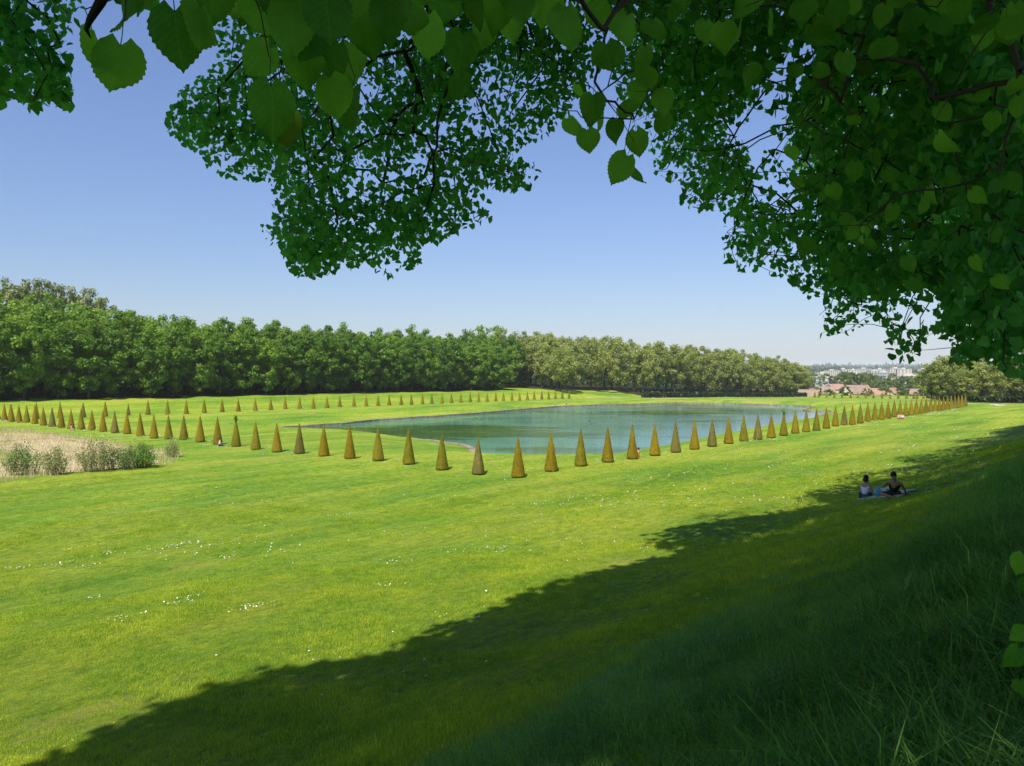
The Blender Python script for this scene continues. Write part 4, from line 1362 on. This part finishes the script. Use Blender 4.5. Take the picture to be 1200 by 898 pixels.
def scatter(name, P, size, picks, shapes, label, cat, kind="stuff", tilt=.15):
    c = bpy.data.collections.new(name + "_shapes")
    for s in sorted(shapes, key=lambda s: s.name): c.objects.link(s)
    n = len(P)
    me = bpy.data.meshes.new(name); me.vertices.add(n); me.vertices.foreach_set("co", P.astype(np.float32).ravel())
    at_ = me.attributes.new("turn", 'FLOAT_VECTOR', 'POINT')
    rg = np.random.default_rng(n)
    at_.data.foreach_set("vector", np.stack([rg.normal(0, tilt, n), rg.normal(0, tilt, n), rg.random(n) * 6.28], 1).astype(np.float32).ravel())
    a2 = me.attributes.new("size", 'FLOAT', 'POINT'); a2.data.foreach_set("value", size.astype(np.float32))
    a3 = me.attributes.new("pick", 'INT', 'POINT'); a3.data.foreach_set("value", picks.astype(np.int32))
    o = link(name, me, kind=kind, label=label, cat=cat)
    g = bpy.data.node_groups.new(name, 'GeometryNodeTree')
    g.interface.new_socket("Geometry", in_out='INPUT', socket_type='NodeSocketGeometry'); g.interface.new_socket("Geometry", in_out='OUTPUT', socket_type='NodeSocketGeometry')
    gi = g.nodes.new("NodeGroupInput"); go = g.nodes.new("NodeGroupOutput")
    ci = g.nodes.new("GeometryNodeCollectionInfo"); ci.inputs["Collection"].default_value = c; ci.inputs["Separate Children"].default_value = True; ci.inputs["Reset Children"].default_value = True
    ip = g.nodes.new("GeometryNodeInstanceOnPoints"); ip.inputs["Pick Instance"].default_value = True

    def attr(nm, ty):
        q = g.nodes.new("GeometryNodeInputNamedAttribute"); q.data_type = ty; q.inputs["Name"].default_value = nm; return q.outputs["Attribute"]
    g.links.new(gi.outputs[0], ip.inputs["Points"]); g.links.new(ci.outputs[0], ip.inputs["Instance"])
    g.links.new(attr("turn", 'FLOAT_VECTOR'), ip.inputs["Rotation"]); g.links.new(attr("size", 'FLOAT'), ip.inputs["Scale"]); g.links.new(attr("pick", 'INT'), ip.inputs["Instance Index"])
    g.links.new(ip.outputs[0], go.inputs[0])
    md = o.modifiers.new("scatter", 'NODES'); md.node_group = g
    return o


M_GRASS = foliage("grass_blades", (.12, .27, .022), (.52, .55, .055), .42, .45, .6, .6, 9, .2)
M_LONG = foliage("long_grass", (.075, .22, .045), (.30, .50, .12), .4, .8, .5, .7, 9, .25)  # unmown grass; green hue of the shaded bank partly put into its colour
M_STRAWG = foliage("dry_stalks", (.20, .17, .07), (.36, .30, .15), .2, .8, .8, .3, 9, .1)
lawn_t = [tuft(100 + k, 44, .062, .0055, .085, .7, M_GRASS, f"lawn_tuft{k}") for k in range(4)]


def wedge(n, d0, d1, rg, hw=.74):
    d = np.sqrt(d0 ** 2 + (d1 ** 2 - d0 ** 2) * rg.random(n)); a = rg.uniform(-1, 1, n) * hw
    return np.stack([np.sin(a) * d, np.cos(a) * d], 1)


rg = np.random.default_rng(77)
P = np.concatenate([wedge(17000, 3, 14, rg), wedge(26000, 14, 27, rg), wedge(20000, 26, 46, rg), wedge(14000, 40, 66, rg)])
l_, r_ = lr(P[:, 0], P[:, 1])
P = P[(l_ > -1)]; Z = ground(P[:, 0], P[:, 1]); dist = np.hypot(P[:, 0], P[:, 1])
patch = .75 + .35 * np.sin(P[:, 0] * .9 + 2 * np.sin(P[:, 1] * .45)) * np.sin(P[:, 1] * .7 + P[:, 0] * .3)
size = np.clip(patch, .45, 1.15) * rg.uniform(.7, 1.25, len(P)) * np.interp(dist, [5, 20, 45], [1.0, 1.15, 1.35])
scatter("lawn_grass", np.c_[P, Z], size, rg.integers(0, 4, len(P)), lawn_t, "short mown grass covering the lawn", "grass")

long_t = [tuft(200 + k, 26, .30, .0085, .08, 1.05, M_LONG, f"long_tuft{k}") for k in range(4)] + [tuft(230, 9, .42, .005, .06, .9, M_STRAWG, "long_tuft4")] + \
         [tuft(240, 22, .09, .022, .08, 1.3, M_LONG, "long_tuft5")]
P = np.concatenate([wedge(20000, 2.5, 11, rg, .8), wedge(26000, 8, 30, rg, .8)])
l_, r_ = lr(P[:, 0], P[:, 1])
edge = 7.4 + 1.2 * np.sin(r_ * .6) + .8 * np.sin(r_ * 1.7 + 1)  # zone drawn out downslope to green the shaded bank
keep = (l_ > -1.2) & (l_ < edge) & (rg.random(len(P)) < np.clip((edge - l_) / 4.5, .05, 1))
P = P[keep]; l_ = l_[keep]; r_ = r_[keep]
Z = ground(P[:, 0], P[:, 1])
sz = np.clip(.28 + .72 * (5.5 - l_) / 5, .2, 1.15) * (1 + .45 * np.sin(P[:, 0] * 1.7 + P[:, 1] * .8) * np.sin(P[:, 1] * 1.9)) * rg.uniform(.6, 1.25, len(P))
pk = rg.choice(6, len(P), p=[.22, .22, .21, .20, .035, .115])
# leave dark hollows open
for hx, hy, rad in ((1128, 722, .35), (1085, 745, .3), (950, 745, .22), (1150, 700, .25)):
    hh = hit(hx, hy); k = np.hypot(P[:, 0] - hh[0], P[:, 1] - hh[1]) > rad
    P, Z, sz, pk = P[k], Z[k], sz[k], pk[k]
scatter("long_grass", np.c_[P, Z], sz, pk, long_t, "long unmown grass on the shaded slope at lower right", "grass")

M_WHITE = simple("daisy_petals", (.62, .61, .55), .8, .05)
M_YEL = simple("buttercup_petals", (.62, .50, .02), .7, .1)


def flowers(name, centres, m, label, seed, base=.020):
    rg = np.random.default_rng(seed); V = []; Fs = []
    for (cx_, cy_, n, sr, sl) in centres:
        for k in range(n):
            r0, l0 = rg.normal(0, sr), rg.normal(0, sl)
            dx, dy = xy(l0, r0); x, y = cx_ + dx, cy_ + dy
            d = math.hypot(x, y); s = base * rg.uniform(.6, 1.15) * (.8 + d / 75)
            z = gz_fast(x, y) + .05 + .02 * rg.random() + d * .0006
            b = len(V); tx, ty = rg.normal(0, .35, 2)
            for q in range(6):
                a = q * math.pi / 3
                V.append((x + s * math.cos(a), y + s * math.sin(a), z + s * (tx * math.cos(a) + ty * math.sin(a))))
            Fs.append(tuple(range(b, b + 6)))
    link(name, mesh_np(name, V, Fs, m), kind="stuff", label=label, cat="flowers")


_gx = np.linspace(-140, 140, 281); _gy = np.linspace(0, 240, 241)
_GX, _GY = np.meshgrid(_gx, _gy); _GZ = ground(_GX.ravel(), _GY.ravel()).reshape(_GX.shape)


def gz_fast(x, y):
    i = min(max((x + 140), 0), 279.99); j = min(max(y, 0), 239.99); a, b = int(i), int(j); u, v = i - a, j - b
    return float((_GZ[b, a] * (1 - u) + _GZ[b, a + 1] * u) * (1 - v) + (_GZ[b + 1, a] * (1 - u) + _GZ[b + 1, a + 1] * u) * v)


CE = []
for px, py, n in [(10, 668, 26), (25, 666, 20), (75, 663, 30), (105, 664, 26), (120, 651, 20), (140, 725, 26), (212, 708, 34), (220, 702, 20), (282, 716, 34), (296, 713, 30), (310, 711, 16),
                  (280, 652, 26), (265, 655, 16), (200, 642, 26), (220, 638, 34), (250, 640, 16), (170, 647, 16), (405, 605, 20), (450, 688, 20), (452, 660, 14), (475, 660, 14), (350, 660, 10),
                  (585, 646, 26), (570, 644, 16), (540, 646, 12), (145, 727, 14), (112, 702, 10), (250, 770, 6)]:
    h_ = hit(px, py); CE.append((h_[0], h_[1], int(n * .62), .34, .2))
rr = random.Random(4)
for k in range(70):                                  # drifts along the rows of yews
    s = rr.uniform(-130, 150); o_ = rr.uniform(-2.5, 3.5)
    if s > 0: x, y = cx + RD[0] * s - LD[0] * o_, cy + RD[1] * s - LD[1] * o_
    else: x, y = cx - LD[0] * s - RD[0] * o_, cy - LD[1] * s - RD[1] * o_
    CE.append((x, y, 26, 1.3, .8))
for k in range(95):                                  # drifts over the open lawn
    px, py = rr.uniform(520, 1200), rr.uniform(492, 600)
    if py < 560 - (px - 607) * .15: continue
    h_ = hit(px, py); CE.append((h_[0], h_[1], 16, 1.6, .8))
for k in range(40):
    h_ = hit(rr.uniform(200, 700), rr.uniform(570, 650)); CE.append((h_[0], h_[1], 7, 1.0, .4))
for k in range(60):
    h_ = hit(rr.uniform(350, 1000), rr.uniform(640, 800)); CE.append((h_[0], h_[1], 2, .5, .3))
for k in range(36):                                  # far bank
    s = rr.uniform(-60, 140); x, y = xy(150 + rr.uniform(-8, 10), 90 + s); CE.append((x, y, 12, 2.5, .8))
flowers("daisies", CE, M_WHITE, "white daisies in drifts across the lawn", 5)
CY = [(*hit(px, py)[:2], n, .3, .12) for px, py, n in [(85, 645, 30), (113, 640, 26), (95, 643, 20), (103, 865, 6), (287, 669, 4), (690, 890, 5), (1165, 890, 9), (1130, 885, 8), (640, 860, 3)]]
for k in range(40):
    h_ = hit(rr.uniform(520, 1100), rr.uniform(510, 580)); CY.append((h_[0], h_[1], 5, 1.2, .5))
flowers("buttercups", CY, M_YEL, "yellow buttercups and dandelions among the grass", 6, .014)

# ------------------------------------------------------------------ people
SKIN = simple("skin", (.50, .30, .20), .55, .06, 3)
SKIN2 = simple("tanned_skin", (.36, .20, .13), .55, .06, 3)
CLOTH = {c: simple(c + "_cloth", v, .9, .12, 20) for c, v in {"white": (.70, .70, .72), "black": (.018, .018, .022), "purple": (.06, .05, .12), "navy": (.03, .035, .06), "orange": (.6, .22, .08),
                                                         "pink": (.6, .32, .28), "grey": (.25, .24, .24), "tan": (.40, .28, .18)}.items()}
HAIR = simple("dark_hair", (.012, .010, .009), .5, .3, 30)


def skinned(name, J, E, m, parent, k=1.0, grow_r=0.0):
    names = list({a: 0 for e in E for a in e})
    me = bpy.data.meshes.new("tmp"); me.from_pydata([J[a][0] for a in names], [(names.index(a), names.index(b)) for a, b in E], [])
    o = bpy.data.objects.new("tmp", me); COL.objects.link(o)
    o.modifiers.new("s", 'SKIN')
    sv = me.skin_vertices[0].data
    for i, a in enumerate(names):
        rd = J[a][1]; rd = rd if isinstance(rd, tuple) else (rd, rd)
        sv[i].radius = (rd[0] + grow_r, rd[1] + grow_r); sv[i].use_root = (i == 0)
    u = o.modifiers.new("u", 'SUBSURF'); u.levels = 2; u.render_levels = 2
    dg = bpy.context.evaluated_depsgraph_get()
    nm = bpy.data.meshes.new_from_object(o.evaluated_get(dg)); nm.name = name
    bpy.data.objects.remove(o)
    nm.materials.clear(); nm.materials.append(m)
    nm.polygons.foreach_set("use_smooth", np.ones(len(nm.polygons), bool))
    return link(name, nm, parent)


def person(loc, heading, label, pose, top, bottom, skin, scale=1.0, fingers=False, short=True, group=None):
    """heading: the way the person faces, clockwise from the view direction"""
    t = thing("person", label, "person", loc, -math.radians(heading), group, (scale,) * 3)
    J = {}
    for k, v in pose.items(): J[k] = v
    E = [("pel", "spine"), ("spine", "chest"), ("chest", "neck"), ("neck", "jaw"), ("jaw", "head"), ("head", "crown")]
    for s in "LR":
        E += [("chest", "sh" + s), ("sh" + s, "el" + s), ("el" + s, "wr" + s), ("wr" + s, "pa" + s), ("pel", "hip" + s), ("hip" + s, "kn" + s), ("kn" + s, "an" + s), ("an" + s, "toe" + s)]
    skinned("body", J, E, skin, t)
    # clothes
    skinned("shirt", J, [("pel", "spine"), ("spine", "chest"), ("chest", "shL"), ("chest", "shR")], CLOTH[top], t, grow_r=.018)
    skinned("trousers", J, [("pel", "hipL"), ("pel", "hipR"), ("hipL", "knL"), ("hipR", "knR")] + ([] if short else [("knL", "anL"), ("knR", "anR")]), CLOTH[bottom], t, grow_r=.02)
    hd = Vector(J["head"][0]); cr = Vector(J["crown"][0])
    mb = MB(); c = hd + (cr - hd) * .55 + Vector((0, -.025, .012)); mb.ball(c, .098, .108, .112, 12, 9)
    if "bob" in pose.get("_tags", ()): mb.ball(c + Vector((0, -.035, -.08)), .10, .085, .10, 12, 8)
    link("hair", mb.mesh("hair", HAIR, True), t)
    mf = MB(); f0 = hd + (cr - hd) * .15
    mf.ball(f0 + Vector((0, .105, -.01)), .012, .018, .02, 6, 5)
    for sx in (-1, 1): mf.ball(f0 + Vector((sx * .088, -.005, 0)), .012, .022, .03, 6, 5)
    link("nose_and_ears", mf.mesh("nose_and_ears", skin, True), t)
    me_ = MB()
    for sx in (-1, 1): me_.ball(f0 + Vector((sx * .034, .088, .028)), .012, .010, .008, 6, 5)
    link("eyes", me_.mesh("eyes", HAIR, True), t)
    if fingers:
        for s in "LR":
            w = Vector(J["wr" + s][0]); p = Vector(J["pa" + s][0]); d = (p - w).normalized(); sd = d.cross(Vector((0, 0, 1)));
            if sd.length < .2: sd = d.cross(Vector((0, 1, 0)))
            sd.normalize(); up = sd.cross(d)
            mh = MB()
            for q, (of, ln_) in enumerate(((-.03, .065), (-.01, .078), (.01, .074), (.028, .058))):
                b = p + sd * of; mh.tube([b, b + d * ln_ * .55, b + d * ln_ - up * .02], [.010, .009, .006], 6)
            b = w + (p - w) * .5 - sd * .03; mh.tube([b, b - sd * .03 + d * .03, b - sd * .035 + d * .06], [.012, .010, .007], 6)
            link("fingers", mh.mesh("fingers", skin, True), t)
    return t


def seated(lean=(0, 0), armL=None, armR=None, legs="cross", head=(0, 0), tags=()):
    lx, ly = lean
    P = {"pel": ((0, 0, .12), (.15, .12)), "spine": ((lx * .35, ly * .35, .32), (.125, .10)), "chest": ((lx * .8, ly * .8, .50), (.15, .10)), "neck": ((lx, ly, .62), .052),
         "jaw": ((lx + head[0] * .4, ly + .02 + head[1] * .4, .68), (.062, .07)), "head": ((lx + head[0] * .8, ly + .015 + head[1] * .8, .76), (.078, .092)),
         "crown": ((lx + head[0], ly + head[1], .85), (.06, .07))}
    for s, g in (("L", -1), ("R", 1)):
        P["sh" + s] = ((lx * .85 + g * .185, ly * .85, .535), .058)
        arm = armL if s == "L" else armR
        a = arm or ((g * .25, .10, .30), (g * .14, .30, .20), (g * .08, .37, .19))
        P["el" + s] = (a[0], .040); P["wr" + s] = (a[1], .028); P["pa" + s] = (a[2], (.034, .02))
        P["hip" + s] = ((g * .10, .03, .11), .10)
        if legs == "cross":
            P["kn" + s] = ((g * .36, .36, .17), .062); P["an" + s] = ((-g * .06, .42 + g * .05, .07), .04); P["toe" + s] = ((-g * .2, .46 + g * .05, .06), .032)
        elif legs == "side":
            P["kn" + s] = ((.22 + g * .04, .38 + g * .05, .12), .066); P["an" + s] = ((.42, .05 + g * .07, .07), .042); P["toe" + s] = ((.47, -.08 + g * .06, .05), .034)
        elif legs == "out":
            P["kn" + s] = ((g * .13, .46, .24), .062); P["an" + s] = ((g * .14, .82, .07), .042); P["toe" + s] = ((g * .16, .90, .15), .034)
    P["_tags"] = tags
    return P


def standing(stride=.1):
    P = {"pel": ((0, 0, .92), (.15, .11)), "spine": ((0, .01, 1.12), (.125, .10)), "chest": ((0, 0, 1.33), (.155, .105)), "neck": ((0, .0, 1.47), .052), "jaw": ((0, .03, 1.54), (.062, .07)),
         "head": ((0, .02, 1.62), (.078, .092)), "crown": ((0, .0, 1.71), (.06, .07))}
    for s, g in (("L", -1), ("R", 1)):
        P["sh" + s] = ((g * .19, 0, 1.38), .058); P["el" + s] = ((g * .25, -.03 + g * stride * .4, 1.10), .04); P["wr" + s] = ((g * .25, .08 + g * stride * .6, .86), .028)
        P["pa" + s] = ((g * .24, .11 + g * stride * .6, .77), (.034, .02)); P["hip" + s] = ((g * .10, 0, .88), .095); P["kn" + s] = ((g * .10, .03 - g * stride * .5, .48), .062)
        P["an" + s] = ((g * .10, -g * stride, .09), .042); P["toe" + s] = ((g * .12, .14 - g * stride, .04), .036)
    P["_tags"] = ()
    return P


pw = hit(1014, 584.5); pm = hit(1047, 583.5); pb = hit(1031, 584)
person(tuple(pw), 62, "seated woman with dark bobbed hair and white sleeveless top on the picnic blanket",
       seated((.0, .03), ((-.24, .12, .30), (-.10, .33, .22), (-.05, .41, .21)), ((.26, .06, .29), (.22, .20, .10), (.20, .29, .06)), "side", (0, .02), ("bob",)), "white", "purple", SKIN2, 1.02, True)
person(tuple(pm), 212, "seated man in a black tank top leaning on one arm on the blanket",
       seated((-.06, .24), ((-.33, -.02, .30), (-.42, -.10, .07), (-.45, -.06, .03)), ((.33, .20, .36), (.20, .36, .52), (.14, .36, .60)), "cross", (.05, .05)), "black", "black", SKIN2, 1.0, True)
# blanket lying on the slope
M_BLANKET = simple("blanket_cloth", (.42, .42, .46), .95, .35, 5, .1)
V = []; Fs = []
_a, _b = hit(1007.5, 585.8)[:2], hit(1063, 582.3)[:2]
ux = (_b - _a) / np.linalg.norm(_b - _a); uy = np.array((-ux[1], ux[0])); bl = np.linalg.norm(_b - _a); nu, nv = 24, 14
for j in range(nv):
    for i in range(nu):
        q = _a + ux * .72 * bl * i / (nu - 1) + uy * (-.12 + .95 * j / (nv - 1))
        V.append((q[0], q[1], gz(q[0], q[1]) + .045 + .012 * math.sin(i * 1.3) * math.sin(j * 1.1)))
for j in range(nv - 1):
    for i in range(nu - 1): Fs.append((j * nu + i, j * nu + i + 1, (j + 1) * nu + i + 1, (j + 1) * nu + i))
o = link("picnic_blanket", mesh_np("picnic_blanket", [tuple(np.array(v) - pb) for v in V], Fs, M_BLANKET, True), None, tuple(pb),
         label="pale patterned picnic blanket spread on the shaded grass", cat="blanket")
sm = o.modifiers.new("thick", 'SOLIDIFY'); sm.thickness = .02
# blue bag
M_BLUE = simple("blue_bag_cloth", (.10, .30, .42), .7, .2, 8); M_PAPER = simple("white_paper", (.62, .60, .58), .8, .12, 9)
q = hit(1031.5, 583.2)
t = thing("bag", "light blue carrier bag standing between the two picnickers", "bag", (q[0], q[1], q[2] + .05))
mb = MB(); V = []
for z, w, d in ((0, .17, .11), (.12, .19, .13), (.24, .15, .09), (.33, .08, .04)):
    V.append([(sx * w * (1 + .1 * math.sin(z * 30 + sx)), sy * d, z) for sx, sy in ((-1, -1), (0, -1.25), (1, -1), (1.1, 0), (1, 1), (0, 1.2), (-1, 1), (-1.1, 0))])
Fs = [tuple(range(7, -1, -1))]
for i in range(3):
    for k in range(8): Fs.append((i * 8 + k, i * 8 + (k + 1) % 8, i * 8 + 8 + (k + 1) % 8, i * 8 + 8 + k))
Fs.append(tuple(24 + k for k in range(8)))
mb.add([v for ring in V for v in ring], Fs); link("sack", mb.mesh("sack", M_BLUE, True), t)
mb = MB(); mb.tube([(-.06, 0, .31), (-.05, 0, .42), (.05, 0, .42), (.06, 0, .31)], [.008] * 4, 5); link("handle", mb.mesh("handle", M_BLUE), t)
q = hit(1038, 582.8)
t = thing("paper_bag", "crumpled white paper bag beside the blue carrier bag", "bag", (q[0], q[1], q[2] + .05), .4)
mb = MB(); rr = random.Random(2)
mb.add([(sx * .14 * rr.uniform(.8, 1.2), sy * .09 * rr.uniform(.8, 1.2), z + rr.uniform(-.02, .02)) for z in (0, .15, .28) for sx, sy in ((-1, -1), (1, -1), (1, 1), (-1, 1))],
       [(3, 2, 1, 0)] + [(i * 4 + k, i * 4 + (k + 1) % 4, i * 4 + 4 + (k + 1) % 4, i * 4 + 4 + k) for i in range(2) for k in range(4)] + [(8, 9, 10, 11)])
link("sack", mb.mesh("sack", M_PAPER), t); mb = MB(); mb.box(-.1, .1, -.06, .06, .20, .24); link("napkin", mb.mesh("napkin", CLOTH["tan"]), t)

person(tuple(hit(1053.7, 491.3)), 200, "tiny seated person with pinkish top on the lawn by the right yew row", seated(legs="out"), "pink", "navy", SKIN, 1.15)
person(tuple(hit(1057.6, 491.3)), 190, "tiny seated person with white top on the lawn by the right yew row", seated(legs="out"), "white", "navy", SKIN, 1.15)
person(tuple(hit(257.5, 523.0)), 60, "tiny seated person in white beside a left-row yew cone with shoots", seated(legs="cross"), "white", "navy", SKIN)
person(tuple(hit(83.5, 504.5)), 60, "tiny seated person in pink between two left-row yew cones", seated(legs="cross"), "pink", "tan", SKIN)
person(tuple(hit(748, 536.5)), -60, "tiny person in orange seated at the foot of a right-row yew cone", seated(legs="out"), "orange", "orange", SKIN)
person(tuple(hit(651, 477.0)), 160, "tiny standing figure in tan clothes on the far lake edge", standing(), "tan", "tan", SKIN)
person(tuple(hit(663.5, 477.0)), 120, "tiny standing figure in a white shirt on the far lake edge", standing(.15), "white", "grey", SKIN, 1.05)

# ducks on the water
M_DUCK = simple("duck_feathers", (.05, .04, .035), .8, .4, 12)
for px, py, lab in ((691, 493.5, "small dark duck swimming in mid lake"), (889, 501.0, "small dark duck by the near shore behind the right yews")):
    v = at(px, py, 1.0); s = WATER_Z / v[2]; p = v * s
    t = thing("duck", lab, "duck", (p[0], p[1], WATER_Z), random.uniform(0, 6))
    mb = MB(); mb.ball((0, 0, .06), .26, .14, .12, 12, 8); mb.ball((.26, 0, .28), .08, .06, .07, 8, 6)
    mb.tube([(.18, 0, .08), (.23, 0, .18), (.25, 0, .28)], [.07, .045, .05], 7); mb.tube([(-.2, 0, .08), (-.34, 0, .15)], [.07, .02], 6)
    link("body", mb.mesh("body", M_DUCK, True), t)
    mb = MB(); mb.tube([(.32, 0, .27), (.41, 0, .26)], [.025, .015], 5); link("bill", mb.mesh("bill", M_YEL), t)

# ------------------------------------------------------------------ air
m, N, L = mat("air")
for nd in list(N):
    if nd.type == 'BSDF_PRINCIPLED': N.remove(nd)
pv = N.new("ShaderNodeVolumePrincipled"); pv.inputs["Density"].default_value = HAZE
pv.inputs["Color"].default_value = (.95, .97, 1.0, 1); pv.inputs["Anisotropy"].default_value = 0.0
L.new(pv.outputs[0], N["Material Output"].inputs["Volume"])
mb = MB(); mb.box(-15000, 15000, -15000, 16000, -75, 75)
if HAZE > 0: link("haze", mb.mesh("haze", m), kind="stuff", label="thin haze that turns far things pale blue", cat="haze")
